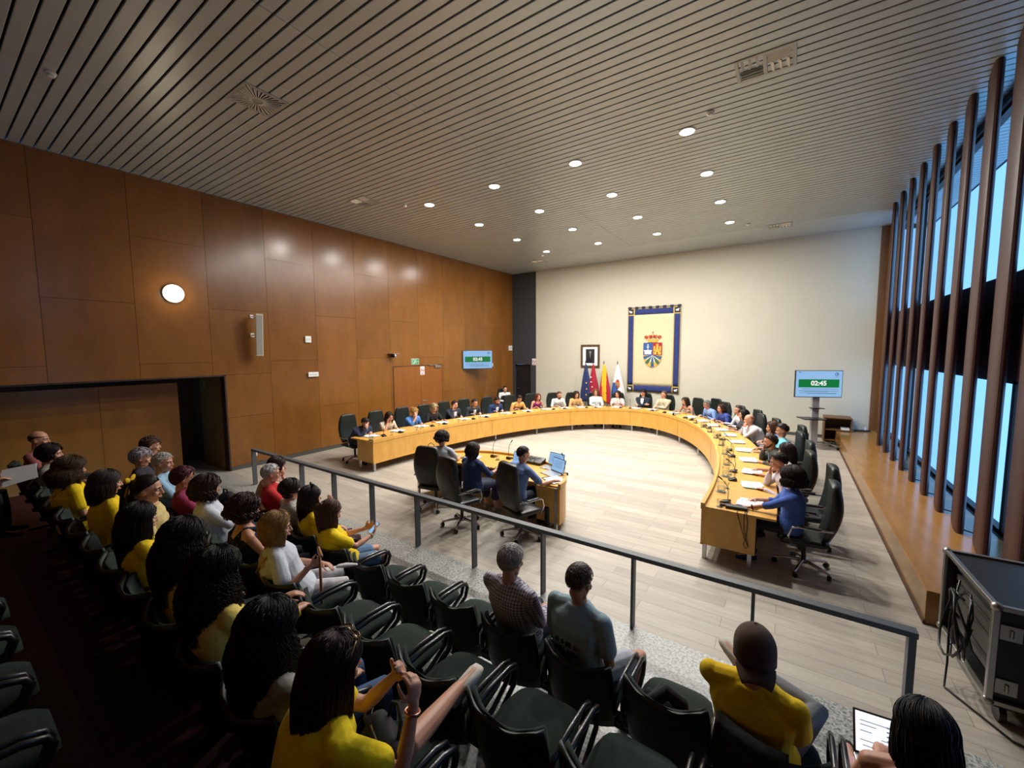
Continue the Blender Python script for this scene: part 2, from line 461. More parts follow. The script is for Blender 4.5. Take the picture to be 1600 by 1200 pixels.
# ------------------------------------------------------------------ ceiling fixtures
M_lamp = mat('lamp_diffuser', '#ffffff', 0.5, emit=(1, 0.97, 0.9, 1), estr=28)
M_ring = mat('white_ring', '#e8e8e4', 0.4)
rows_y = [7.48, 9.44, 11.4, 13.36]; cols_x = [-7.49, -5.5, -3.56, -1.545]
side = ['by the wood wall', 'second from the wood wall', 'third from the wood wall', 'nearest the windows']
dep = ['nearest the audience', 'second from the audience', 'third from the audience', 'nearest the cream wall']
for j, y in enumerate(rows_y):
    for i, x in enumerate(cols_x):
        r = thing('ceiling_downlight', 'round lit downlight in the ceiling, row %s, %s' % (dep[j], side[i]), 'ceiling light', (x, y, CZ), 0, 'round ceiling downlights over the council table')
        MB().lathe([(0.105, -0.002), (0.135, -0.002), (0.135, -0.012), (0.12, -0.018), (0.105, -0.016)], n=28).build('trim_ring', M_ring, r, smooth=False)
        MB().lathe([(0.001, -0.006), (0.105, -0.006), (0.105, -0.02), (0.001, -0.022)], n=28).build('diffuser', M_lamp, r)
        ld = bpy.data.lights.new('downlight', 'SPOT'); ld.energy = DOWNLIGHT_W; ld.color = (1.0, 0.965, 0.91)
        ld.spot_size = math.radians(102); ld.spot_blend = 0.22; ld.shadow_soft_size = 0.09
        lo = bpy.data.objects.new('downlight', ld); lo.parent = r; lo.location = (0, 0, -0.03); COL.objects.link(lo)
        ld = bpy.data.lights.new('downlight_glow', 'AREA'); ld.shape = 'DISK'; ld.size = 0.2; ld.energy = DOWNLIGHT_WIDE_W; ld.color = (1.0, 0.965, 0.91)
        lo = bpy.data.objects.new('downlight_glow', ld); lo.parent = r; lo.location = (0, 0, -0.025); COL.objects.link(lo)

M_vent = mat('vent_grey_metal', '#a6a5a1', 0.4, 0.4)
M_ventd = mat('vent_dark', '#0b0b0b', 0.9)
M_ventl = mat('vent_vane', '#efeadd', 0.5)
def grille(name, label, x, y, w, d, rz):
    r = thing(name, label, 'ceiling vent', (x, y, CZ), rz, 'ceiling air vents')
    f = MB()
    t = 0.045
    f.b2((-w/2, -d/2, -0.012), (-w/2 + t, d/2, 0.02)).b2((w/2 - t, -d/2, -0.012), (w/2, d/2, 0.02)).b2((-w/2 + t, -d/2, -0.012), (w/2 - t, -d/2 + t, 0.02)).b2((-w/2 + t, d/2 - t, -0.012), (w/2 - t, d/2, 0.02))
    f.b2((-0.02, -d/2 + t, -0.012), (0.02, d/2 - t, 0.02))
    f.build('frame', M_vent, r, bevel=0.004)
    MB().b2((-w/2 + t, -d/2 + t, 0.012), (w/2 - t, d/2 - t, 0.016)).build('backing', M_ventd, r)
    R20 = Matrix.Rotation(math.radians(42), 3, 'X'); Ry = Matrix.Rotation(math.radians(42), 3, 'Y'); Ryn = Matrix.Rotation(math.radians(-42), 3, 'Y'); R20n = Matrix.Rotation(math.radians(-42), 3, 'X')
    iw, idp = w/2 - t - 0.02, d/2 - t
    v = MB()
    for q, (cx, cy) in enumerate(((-iw/2 - 0.02, idp/2), (iw/2 + 0.02, idp/2), (-iw/2 - 0.02, -idp/2), (iw/2 + 0.02, -idp/2))):
        for k in range(3):
            u = (k - 1) * 0.31
            if q in (0, 3): v.box((cx, cy + u*idp, -0.004), (iw*0.94, 0.05, 0.004), R20 if q == 0 else R20n)
            else: v.box((cx + u*iw, cy, -0.004), (0.06, idp*0.9, 0.004), Ry if q == 1 else Ryn)
    v.build('vanes', M_ventl, r)
    return r
grille('ceiling_vent', 'rectangular ceiling vent of four louvred squares near the windows, closest to the audience', -0.40, 6.33, 0.66, 0.5, 0)
grille('ceiling_vent', 'small ceiling vent of four louvred squares near the wood wall, beside the first downlights', -8.62, 6.42, 0.62, 0.5, 0)
grille('ceiling_vent', 'rectangular ceiling vent far back near the cream wall on the window side', -0.37, 14.6, 0.62, 0.5, 0)
grille('ceiling_vent', 'small ceiling vent in the far corner above the charcoal strip', -8.6, 14.7, 0.6, 0.5, 0)
r = thing('ceiling_diffuser', 'square swirl diffuser with radial slots in the ceiling above the audience', 'ceiling vent', (-6.45, 3.07, CZ), 0, 'ceiling air vents')
MB().b2((-0.3, -0.3, -0.012), (0.3, 0.3, 0.01)).build('plate', M_vent, r, bevel=0.003)
v = MB(); v2 = MB()
for k in range(32):
    a = 2*PI*k/32; R = Matrix.Rotation(a, 3, 'Z')
    q = min(1/abs(math.cos(a)) if abs(math.cos(a)) > .01 else 9, 1/abs(math.sin(a)) if abs(math.sin(a)) > .01 else 9)
    r0, r1 = 0.07, 0.255*q
    v.box(R @ V(((r0+r1)/2, 0, -0.013)), (r1 - r0, 0.014, 0.004), R)
    v2.box(R @ V(((r0+r1)/2, 0.012, -0.016)), (r1 - r0, 0.008, 0.01), R)
v.build('slots', M_ventd, r); v2.build('vanes', M_ventl, r)
for x, y, w in ((-8.0, 1.30, 'above the left end of the audience'), (-1.14, 7.1, 'in the front row near the window side'), (-8.0, 7.15, 'near the wood wall by the small vent'), (-1.13, 13.85, 'far back on the window side'), (-7.9, 13.8, 'far back over the charcoal corner')):
    r = thing('smoke_detector', 'small white round smoke detector on the ceiling %s' % w, 'smoke detector', (x, y, CZ), 0, 'smoke detectors on the ceiling')
    MB().lathe([(0.001, 0), (0.055, 0), (0.055, -0.02), (0.04, -0.028), (0.001, -0.028)], n=20).build('base', M_white, r)
    MB().lathe([(0.001, -0.028), (0.038, -0.028), (0.042, -0.042), (0.03, -0.055), (0.001, -0.056)], n=20).build('sensor', M_white, r)

# ------------------------------------------------------------------ things on the left wall
r = thing('wall_lamp', 'round glowing lamp high on the wooden wall', 'wall lamp', (WX, 3.32, 4.15))
Ry = Matrix.Rotation(PI/2, 4, 'Y')
b = MB(); b.M = Ry; b.lathe([(0.001, 0), (0.19, 0), (0.2, 0.02), (0.19, 0.05), (0.001, 0.05)], n=32).build('base', M_white, r)
b = MB(); b.M = Ry; b.lathe([(0.18, 0.051), (0.185, 0.07), (0.17, 0.1), (0.12, 0.125), (0.06, 0.137), (0.001, 0.14)], n=32).build('globe', mat('lamp_globe', '#ffffff', 0.4, emit=(1, 0.85, 0.6, 1), estr=6), r, smooth=True)
ld = bpy.data.lights.new('wall_lamp_light', 'POINT'); ld.energy = WALL_LAMP_W; ld.color = (1, 0.85, 0.6); ld.shadow_soft_size = 0.12
lo = bpy.data.objects.new('wall_lamp_light', ld); lo.parent = r; lo.location = (0.3, 0, 0); COL.objects.link(lo)

r = thing('column_speaker', 'white narrow column loudspeaker tilted off the wooden wall', 'speaker', (WX, 4.86, 3.3))
R = Matrix.Rotation(math.radians(5), 3, 'Y') @ Matrix.Rotation(math.radians(-20), 3, 'Z')
MB().box((0.30, 0.03, 0), (0.16, 0.15, 1.02), R).build('cabinet', mat('speaker_white', '#d8d2c4', 0.5), r, bevel=0.008)
MB().box(V((0.30, 0.03, 0)) + R @ V((0.083, 0, 0)), (0.006, 0.13, 0.96), R).build('grille', mat('speaker_grille', '#a8a59c', 0.7), r)
MB().b2((0, -0.03, 0.42), (0.02, 0.04, 0.5)).tube([(0.0, 0, 0.0), (0.22, 0.02, 0.0)], 0.018, 8).tube([(0.0, 0, 0.46), (0.22, 0.02, 0.44)], 0.012, 8).b2((0, -0.04, -0.05), (0.015, 0.04, 0.05)).build('bracket', M_white, r)

def wallbox(name, label, cat, y, z, d, h, t=0.04, m=M_white):
    r = thing(name, label, cat, (WX, y, z))
    MB().b2((0, -d/2, -h/2), (t, d/2, h/2)).build('body', m, r, bevel=0.01)
    MB().b2((t, -d/2*0.7, -h*0.12), (t + 0.003, d/2*0.7, h*0.12)).build('cover', mat('cover_grey', '#c0c2c4', 0.5), r)
    return r
wallbox('wall_thermostat', 'small white square box on the wooden wall, above the long white one', 'wall box', 6.27, 3.22, 0.17, 0.18, 0.05)
wallbox('emergency_light', 'long white emergency light on the wooden wall above the navy suit man', 'emergency light', 6.37, 2.24, 0.30, 0.13, 0.06)
wallbox('power_socket', 'small white wall socket low on the wooden wall behind the handrail end', 'socket', 4.76, 0.30, 0.11, 0.09, 0.012)
wallbox('white_switch_plate', 'small white plate on the wooden wall beside the wall screen', 'wall box', 14.69, 2.23, 0.26, 0.14, 0.05)
wallbox('wireless_router', 'white square box high at the far corner of the wooden wall', 'router', 16.25, 2.98, 0.26, 0.24, 0.05)
r = thing('ceiling_camera', 'small dark camera on a bracket on the wooden wall left of the doors', 'camera', (WX, 9.12, 2.75))
MB().b2((0, -0.12, 0.03), (0.3, 0.12, 0.05)).build('bracket', M_steel, r)
MB().box((0.16, 0, -0.03), (0.14, 0.16, 0.11)).build('body', M_black, r, bevel=0.02)
b = MB(); b.M = Matrix.Translation((0.23, 0, -0.04)) @ Ry; b.lathe([(0.001, 0), (0.04, 0), (0.045, 0.03), (0.03, 0.035), (0.001, 0.032)], n=16).build('lens', M_chrome, r)

# double door in the left wall, with signs
M_gap = mat('gap', '#3a200b', 0.8)
dg = struct('door_3', MB().b2((WX, 9.22, 0.02), (WX + 0.012, 10.44, 2.33)).b2((WX, 10.452, 0.02), (WX + 0.012, 11.55, 2.33)), M_door, bevel=0.002)
MB().b2((WX, 9.19, 0.0), (WX + 0.006, 9.215, 2.36)).b2((WX, 11.555, 0.0), (WX + 0.006, 11.58, 2.36)).b2((WX, 9.19, 2.335), (WX + 0.006, 11.58, 2.36)).build('door_gap', M_gap, dg)
MB().tube([(WX + 0.01, 10.56, 1.05), (WX + 0.06, 10.56, 1.05), (WX + 0.06, 10.70, 1.05)], 0.010, 8, True).tube([(WX + 0.012, 10.56, 1.05), (WX + 0.018, 10.56, 1.05)], 0.028, 14).tube([(WX + 0.012, 10.56, 0.93), (WX + 0.018, 10.56, 0.93)], 0.022, 14).build('door_handle', M_steel, dg, smooth=True)
MB().b2((WX + 0.012, 11.15, 2.24), (WX + 0.06, 11.45, 2.33)).b2((WX + 0.03, 10.85, 2.33), (WX + 0.05, 11.3, 2.36)).build('door_closer', M_steel, dg, bevel=0.006)

def sign(name, label, x, y, z, rot, w, h, bgc, draw):
    r = thing(name, label, 'sign', (x, y, z), rot)
    MB().b2((-w/2, -0.008, -h/2), (w/2, 0, h/2)).build('plate', bgc, r)
    b = MB(); draw(b); b.build('pictogram', [M_paper, mat('exit_green', '#1e8a4c', 0.5), mat('sign_red', '#c43a28', 0.5), M_black], r)
    return r
def circle(b, cx, cz, ro, ri, y=-0.0125, n=24):
    rings = []
    for rr, yy in ((ro, y), (ro, y - 0.002), (ri, y - 0.002), (ri, y)):
        rings.append([V((cx + rr*math.cos(2*PI*k/n), yy, cz + rr*math.sin(2*PI*k/n))) for k in range(n)])
    b.loft(rings, cap=False, closed=True)
def d_exit(b):
    b.cur = 1; b.b2((-0.17, -0.010, -0.09), (0.17, -0.008, 0.09)); b.cur = 0
    b.b2((-0.12, -0.012, -0.07), (-0.03, -0.010, 0.07))           # doorway
    b.cur = 1; b.b2((-0.105, -0.0135, -0.06), (-0.05, -0.012, 0.06)); b.cur = 0
    b.ell((0.03, -0.012, 0.055), (0.015, 0.003, 0.015))
    b.tube([(0.03, -0.012, 0.03), (0.02, -0.012, -0.01)], 0.013, 6); b.tube([(0.02, -0.012, -0.01), (0.055, -0.012, -0.03), (0.05, -0.012, -0.065)], 0.008, 6)
    b.tube([(0.02, -0.012, -0.01), (-0.005, -0.012, -0.04), (-0.03, -0.012, -0.04)], 0.008, 6); b.tube([(0.03, -0.012, 0.03), (0.06, -0.012, 0.02)], 0.007, 6); b.tube([(0.03, -0.012, 0.03), (0.005, -0.012, 0.02)], 0.007, 6)
    b.tube([(0.09, -0.012, 0), (0.15, -0.012, 0)], 0.012, 6)
sign('exit_sign', 'green emergency exit sign with a running figure above the wooden double door', WX, 10.2, 2.50, PI/2, 0.36, 0.2, M_paper, d_exit)
def d_nosmoke(b):
    b.cur = 3; b.b2((-0.06, -0.011, 0.0), (0.06, -0.008, 0.022)); b.cur = 2
    circle(b, 0, 0.01, 0.085, 0.07)
    b.box((0, -0.012, 0.01), (0.15, 0.003, 0.014), Matrix.Rotation(math.radians(45), 3, 'Y'))
    b.b2((-0.07, -0.010, -0.13), (0.07, -0.008, -0.10))
sign('no_smoking_sign', 'white and red prohibition sign on the wooden double door', WX + 0.012, 10.53, 2.16, PI/2, 0.2, 0.3, M_paper, d_nosmoke)
sign('no_smoking_sign', 'white and red prohibition sign beside the charcoal doorway', -9.89, BY, 2.33, 0, 0.2, 0.3, M_paper, d_nosmoke)

# screens
M_scr = mat('screen_light', '#000000', 0.3, emit='#9cc9f7', estr=0.95)
M_scr_green = mat('screen_green', '#000000', 0.3, emit='#128a45', estr=0.8)
M_scr_white = mat('screen_white', '#000000', 0.3, emit='#ffffff', estr=1.0)
M_scr_dark = mat('screen_text', '#000000', 0.3, emit='#33425f', estr=0.7)
def screen(parent, w, h):
    MB().b2((-w/2, -0.02, -h/2), (w/2, 0.04, h/2)).build('housing', M_black, parent, bevel=0.004)
    MB().b2((-w/2 + 0.015, -0.022, -h/2 + 0.02), (w/2 - 0.015, -0.019, h/2 - 0.015)).build('display', M_scr, parent)
    MB().b2((-w*0.43, -0.0245, -h*0.13), (w*0.43, -0.0225, h*0.17)).build('banner', M_scr_green, parent)
    text('02:45', h*0.235, M_scr_white, parent, (0, -0.026, h*0.02), (PI/2, 0, 0), 'timer_digits', bold=0.006)
    b = MB()
    for zz, a, c in ((-0.19, -0.36, 0.40), (-0.26, -0.42, 0.42), (-0.285, -0.3, 0.2), (-0.335, -0.40, 0.38), (-0.36, -0.25, 0.38)):
        b.b2((a*w, -0.0245, zz*h - 0.004), (c*w, -0.0225, zz*h + 0.004))
    b.build('text_lines', M_scr_dark, parent)
    b = MB()
    circle(b, w*0.37, h*0.36, 0.05, 0.035, y=-0.0225); b.b2((w*0.36, -0.0245, h*0.35), (w*0.41, -0.0225, h*0.38)); b.b2((w*0.33, -0.0245, h*0.25), (w*0.41, -0.0225, h*0.26)); b.b2((-w*0.43, -0.0245, h*0.42), (-w*0.40, -0.0225, h*0.45)); b.b2((-w*0.39, -0.0245, h*0.43), (-w*0.36, -0.0225, h*0.44))
    b.build('logo', mat('logo_blue', '#000000', 0.3, emit='#4d74b8', estr=0.8), parent)
r = thing('wall_screen', 'wall-mounted screen showing 02:45 on the wooden wall', 'screen', (WX + 0.42, 13.25, 2.50), PI/2 - math.radians(38))
screen(r, 1.25, 0.76)
R38 = Matrix.Rotation(math.radians(38), 3, 'Z')
b = MB(); b.tube([(0, 0.04, 0), (0.12, 0.22, 0.0)], 0.03, 8).box((0.14, 0.25, 0), (0.3, 0.06, 0.4), R38); b.build('wall_arm', M_black, r)

# mobile screen stand near the back right
r = thing('screen_stand', 'wheeled stand holding a screen showing 02:45 near the cream wall', 'screen stand', (0.69, 14.75, 0), math.radians(24))
sc = bpy.data.objects.new('screen', None); COL.objects.link(sc); sc.parent = r; sc.location = (0, -0.12, 1.87)
screen(sc, 1.22, 0.78)
MB().b2((-0.09, -0.06, 0.1), (0.09, 0.04, 1.8)).build('column', mat('silver_paint', '#b4b5b8', 0.4, 0.3), r, bevel=0.006)
MB().b2((-0.09, -0.09, 1.7), (0.09, -0.05, 2.0)).build('mount', M_black, r)
MB().b2((-0.45, -0.45, 0.86), (0.12, 0.05, 0.885)).build('lower_shelf', M_black, r, bevel=0.004)
MB().b2((-0.13, -0.2, 1.15), (0.17, 0.05, 1.17)).build('upper_shelf', M_black, r, bevel=0.004)
MB().b2((-0.5, -0.4, 0.08), (-0.43, 0.35, 0.12)).b2((0.43, -0.4, 0.08), (0.5, 0.35, 0.12)).b2((-0.45, -0.05, 0.09), (0.45, 0.03, 0.12)).b2((-0.05, -0.35, 0.12), (0.25, -0.2, 0.16)).build('base', M_steel, r, bevel=0.004)
for x in (-0.465, 0.465):
    for y in (-0.37, 0.32):
        MB().tube([(x - 0.02, y, 0.04), (x + 0.02, y, 0.04)], 0.04, 14).b2((x - 0.012, y - 0.012, 0.05), (x + 0.012, y + 0.012, 0.09)).build('caster', M_black, r)

# bookshelf, papers and cables by the back wall
r = thing('low_bookcase', 'low open wooden bookcase against the cream wall by the bench', 'bookcase', (1.33, 15.95, 0))
M_case = mat('bookcase_wood', '#6d4a26', 0.5, var=0.12, scale=4, stretch=(6, 6, 1))
MB().b2((-0.34, -0.2, 0), (-0.31, 0.42, 0.74)).build('side_panel', M_case, r)
MB().b2((0.31, -0.2, 0), (0.34, 0.42, 0.74)).build('side_panel', M_case, r)
MB().b2((-0.34, -0.2, 0.74), (0.34, 0.42, 0.77)).build('top', M_case, r)
for z in (0.05, 0.38): MB().b2((-0.31, -0.19, z), (0.31, 0.41, z + 0.025)).build('shelf', M_case, r)
MB().b2((-0.31, 0.40, 0.02), (0.31, 0.42, 0.74)).build('back_panel', M_case, r)
tag(MB().b2((1.42, 15.8, 0.405), (1.62, 16.1, 0.46)).build('paper_stack', M_paper), 'stack of white papers on the middle shelf of the low bookcase', 'papers')
bx = thing('cable_pile', 'tangle of black cables on the floor beside the screen stand', 'cable', (0.95, 15.3, 0))
for q in range(4):
    pts = [(0.35*math.sin(k*1.3 + q) + 0.05*k - 0.3, 0.25*math.cos(k*0.9 + 2*q) + 0.1*math.sin(k*q), 0.012 + 0.01*q) for k in range(22)]
    MB().tube(pts, 0.007, 6).build('cable', M_black, bx, smooth=True)
r = thing('power_strip', 'black power strip with a white plug on the bench corner', 'power strip', (1.95, 16.1, 0.365), 0.3)
MB().b2((-0.2, -0.03, 0), (0.2, 0.03, 0.04)).build('body', M_black, r, bevel=0.006)
MB().b2((0.03, -0.025, 0.04), (0.09, 0.025, 0.12)).build('plug', M_white, r, bevel=0.01)

# ------------------------------------------------------------------ back wall: portrait, flags, tapestry
BW = BY - 0.02
r = thing('framed_portrait', 'framed dark portrait with a white mount hanging above the flags', 'picture', (-7.06, BW, 2.61))
fw, fh, ft = 0.86, 0.98, 0.09
MB().b2((-fw/2, -0.05, -fh/2), (-fw/2 + ft, 0, fh/2)).b2((fw/2 - ft, -0.05, -fh/2), (fw/2, 0, fh/2)).b2((-fw/2 + ft, -0.05, -fh/2), (fw/2 - ft, 0, -fh/2 + ft)).b2((-fw/2 + ft, -0.05, fh/2 - ft), (fw/2 - ft, 0, fh/2)).build('frame', mat('gilt_frame', '#5d4a32', 0.4, 0.3), r, bevel=0.012)
MB().b2((-fw/2 + ft, -0.02, -fh/2 + ft), (fw/2 - ft, 0, fh/2 - ft)).build('mount', M_paper, r)
pb = MB(); pb.b2((-0.2, -0.024, -0.3), (0.2, -0.02, 0.3)); pb.cur = 1
pb.prism([(-0.16, -0.3), (0.16, -0.3), (0.13, 0.02), (0.05, 0.09), (-0.05, 0.09), (-0.13, 0.02)], (0, -0.024, 0), (1, 0, 0), (0, 0, 1), 0.001); pb.cur = 2
pb.ell((0, -0.024, 0.16), (0.045, 0.002, 0.06)); pb.prism([(-0.03, 0.09), (0.03, 0.09), (0, -0.08)], (0, -0.0255, 0), (1, 0, 0), (0, 0, 1), 0.001)
pb.build('picture', [mat('portrait_bg', '#25262c', 0.5), mat('portrait_dark', '#15161a', 0.5), mat('portrait_pale', '#8a7c74', 0.5)], r)

def flag(x, y, label, colors, bands, extra=None, W=0.27):
    r = thing('flag_on_pole', label, 'flag', (x, y, 0), 0, 'flags beside the charcoal doorway')
    MB().lathe([(0.001, 0), (0.17, 0), (0.17, 0.02), (0.05, 0.05), (0.025, 0.09), (0.001, 0.09)], n=20).build('base', M_chrome, r, smooth=False)
    MB().tube([(0, 0, 0.05), (0, 0, 2.33)], 0.015, 10).build('pole', mat('flag_pole', '#4a3a28', 0.4), r)
    MB().lathe([(0.001, 2.33), (0.02, 2.34), (0.022, 2.37), (0.008, 2.40), (0.001, 2.48)], n=12).build('finial', mat('finial', '#3b3326', 0.3, 0.6), r, smooth=True)
    b = MB(); rings = []
    NZ, N = 26, 40
    for i in range(NZ + 1):
        t = i/NZ; z = 2.28 - 1.55*t
        R0 = 0.03 + (W - 0.03) * min(1, t*1.35)**0.8
        ring = []
        for k in range(N):
            a = 2*PI*k/N
            fold = 1 + 0.22*math.sin(5*a + 2.2*t + x*7) + 0.1*math.sin(9*a + 3*t)
            ring.append(V((0.02 + R0*0.75*math.cos(a)*fold + 0.03*t, -0.01 + R0*0.33*math.sin(a)*fold, z + 0.05*math.sin(3*a)*t)))
        rings.append(ring)
    b.loft(rings)
    mi = []
    for f in b.f:
        c = sum((V(b.v[i]) for i in f), V())/len(f)
        mi.append(bands((2.28 - c.z)/1.55, c.x/W, math.atan2(c.y, c.x)))
    b.mi = mi
    b.build('cloth', colors, r, smooth=True)
    if extra: extra(r, W)
    return r
M_eu = mat('flag_navy', '#22305f', 0.8); M_red = mat('flag_crimson', '#9a1630', 0.8); M_yel = mat('flag_yellow', '#e0ac1c', 0.8); M_red2 = mat('flag_red', '#a8162a', 0.8); M_wh = mat('flag_white', '#dcdcd8', 0.8); M_bl = mat('flag_blue', '#2b4f96', 0.8)
def stars(m, pts):
    def f(r, W):
        b = MB()
        for (px, pz) in pts:
            poly = [(0.045*(1 if k % 2 == 0 else 0.42)*math.cos(PI/2 + k*PI/5), 0.045*(1 if k % 2 == 0 else 0.42)*math.sin(PI/2 + k*PI/5)) for k in range(10)]
            b.prism(poly, (px, -0.135, pz), (1, 0, 0), (0, 0, 1), 0.004)
        b.build('stars', m, r)
    return f
flag(-7.06, 15.95, 'navy blue flag with stars, leftmost of the four beside the portrait', [M_eu], lambda t, x, a: 0, stars(M_yel, [(0.1, 1.5), (0.12, 1.25), (0.1, 1.0)]))
flag(-6.72, 15.95, 'crimson flag with white stars, between the navy and the yellow-red flags', [M_red], lambda t, x, a: 0, stars(M_wh, [(-0.03, 1.75), (-0.02, 1.55), (0.03, 1.35)]))
flag(-6.25, 15.95, 'red and yellow striped flag between the crimson and white flags', [M_red2, M_yel], lambda t, x, a: 1 if -0.28 < x - 0.15*t < 0.42 else 0)
def crest(r, W):
    b = MB(); b.ell((0.05, -0.1, 1.5), (0.10, 0.03, 0.17)); b.cur = 1; b.ell((0.02, -0.125, 1.47), (0.05, 0.02, 0.08)); b.cur = 2; b.ell((0.06, -0.11, 1.64), (0.06, 0.025, 0.06))
    b.build('crest', [mat('crest_orange', '#b56a2a', 0.7), mat('crest_grey', '#6e7078', 0.7), mat('crest_red', '#a8362a', 0.7)], r, smooth=True)
flag(-5.68, 15.95, 'white flag with a crest and blue lower part, rightmost of the four', [M_wh, M_bl], lambda t, x, a: 1 if t > 0.72 - 0.25*(x < 0.2) and x < 0.75 else 0, crest, 0.33)

# tapestry
TX0, TX1, TZ0, TZ1 = -5.43, -3.42, 1.19, 4.50
tw, thh = TX1 - TX0, TZ1 - TZ0
r = thing('heraldic_tapestry', 'large cream tapestry with a blue border and a coat of arms on the cream wall', 'tapestry', ((TX0 + TX1)/2, BW - 0.05, (TZ0 + TZ1)/2))
M_tc = mat('tapestry_cream', '#cdbf9c', 0.9, var=0.06, scale=6, stretch=(6, 1, 0.6)); M_tb = mat('tapestry_blue', '#27336b', 0.9, var=0.12, scale=20); M_gold = mat('gold_braid', '#b79a52', 0.7); M_dk = mat('emblem_dark', '#2a2a38', 0.9)
def wav(x, z): return 0.012*math.sin(x*9 + 0.8*z) * (0.5 - z/thh) + 0.006*math.sin(x*23 + 1.5*z)
def sheet(x0, x1, z0, z1, off, m, name, nx=24, nz=12, par=r):
    b = MB(); N1 = nx + 1
    vs = []; fs = []
    for s_ in (0, 1):
        for j in range(nz + 1):
            for i in range(N1):
                x = x0 + (x1-x0)*i/nx; z = z0 + (z1-z0)*j/nz
                vs.append((x, -off - wav(x, z) + (0.006 if s_ else 0), z))
    K = N1*(nz + 1)
    for j in range(nz):
        for i in range(nx):
            a = j*N1 + i
            fs.append((a, a+1, a+N1+1, a+N1)); fs.append((K+a, K+a+N1, K+a+N1+1, K+a+1))
    for i in range(nx):
        fs.append((i, K+i, K+i+1, i+1)); a = nz*N1 + i; fs.append((a, a+1, K+a+1, K+a))
    for j in range(nz):
        a = j*N1; fs.append((a, a+N1, K+a+N1, K+a)); a = j*N1 + nx; fs.append((a, K+a, K+a+N1, a+N1))
    b.add(vs, fs)
    return b.build(name, m, par, smooth=True)
hw, hh = tw/2, thh/2
sheet(-hw, hw, -hh, hh, 0, M_gold, 'backing_cloth', 40, 20)
bd, g = 0.25, 0.025
sheet(-hw + bd, hw - bd, -hh + bd, hh - bd, 0.006, M_tc, 'centre_field', 40, 20)
sheet(-hw + bd + g, hw - bd - g, hh - bd + 0.0, hh - g, 0.008, M_tb, 'border', 30, 3)
sheet(-hw + bd + g, hw - bd - g, -hh + g, -hh + bd - 0.0, 0.008, M_tb, 'border', 30, 3)
sheet(-hw + g, -hw + bd - g, -hh + bd + g, hh - bd - g, 0.008, M_tb, 'border', 4, 20)
sheet(hw - bd + g, hw - g, -hh + bd + g, hh - bd - g, 0.008, M_tb, 'border', 4, 20)
for sx in (-1, 1):
    for sz in (-1, 1):
        cx = sx*(hw - bd/2); cz = sz*(hh - bd/2)
        q = sheet(cx - bd/2 + g, cx + bd/2 - g, cz - bd/2 + g, cz + bd/2 - g, 0.008, M_dk, 'corner_square', 4, 3)
        b = MB(); y = -0.03
        b.ell((cx, y, cz), (0.055, 0.006, 0.028)); b.ell((cx + 0.055*(1 if sx > 0 else -1), y, cz + 0.03), (0.022, 0.006, 0.02))
        for kx in (-0.04, -0.01, 0.02, 0.045): b.tube([(cx + kx, y, cz - 0.01), (cx + kx + 0.008, y, cz - 0.055)], 0.007, 5)
        b.build('emblem', M_paper, q)
tabs = MB()
for k in range(15):
    if k % 2 == 0:
        x = -hw + 0.02 + (tw - 0.14)*k/14; tabs.b2((x, -0.03, hh - 0.01), (x + 0.12, 0.0, hh + 0.07))
tabs.build('hanging_loops', M_dk, r)
MB().tube([(-hw - 0.02, 0.0, hh + 0.05), (hw + 0.02, 0.0, hh + 0.05)], 0.014, 8).build('rod', M_steel, r)
# coat of arms
sw = 0.36; y0 = -0.034; top = 0.30; mid = -0.19; 
M_ab = mat('arms_blue', '#2f5290', 0.9); M_ar = mat('arms_red', '#93202c', 0.9); M_ag = mat('arms_gold', '#d3a13f', 0.9); M_aw = mat('arms_white', '#dedcd4', 0.9); M_agr = mat('arms_green', '#3c6650', 0.9)
arms = MB()
def rect(x0, z0, x1, z1, c, d=0): arms.cur = c; arms.b2((x0, y0 - d - 0.003, z0), (x1, y0 - d, z1))
def pol(p, c, d=0): arms.cur = c; arms.prism(p, (0, y0 - d, 0), (1, 0, 0), (0, 0, 1), 0.003)
rect(-sw, mid, 0, top, 0); rect(0, mid, sw, top, 1)
low = [(sw*math.cos(a), mid + 0.46*math.sin(a)) for a in [PI + PI*k/24 for k in range(25)]]
pol(low, 2)
# fountain
rect(-sw*0.86, mid + 0.04, -sw*0.14, mid + 0.18, 3, .003); rect(-sw*0.92, mid + 0.16, -sw*0.08, mid + 0.20, 3, .004)
rect(-sw*0.53, mid + 0.2, -sw*0.47, top - 0.06, 3, .003)
for zz, w in ((mid + 0.3, 0.07), (mid + 0.38, 0.045)): pol([(-sw*0.5 - w, zz + 0.03), (-sw*0.5 + w, zz + 0.03), (-sw*0.5 + w*0.4, zz), (-sw*0.5 - w*0.4, zz)], 3, .004)
# castle
rect(sw*0.12, mid + 0.03, sw*0.88, mid + 0.22, 2, .003)
for a, b_, h in ((0.10, 0.30, 0.33), (0.38, 0.62, 0.42), (0.70, 0.90, 0.33)):
    rect(sw*a, mid + 0.03, sw*b_, mid + h, 2, .004)
    for q in range(3):
        u = a + (b_-a)*(q/2.6); rect(sw*u, mid + h, sw*(u + (b_-a)*0.22), mid + h + 0.03, 2, .004)
rect(sw*0.45, mid + 0.03, sw*0.55, mid + 0.13, 5, .008); rect(sw*0.17, mid + 0.12, sw*0.23, mid + 0.18, 5, .008); rect(sw*0.77, mid + 0.12, sw*0.83, mid + 0.18, 5, .008)
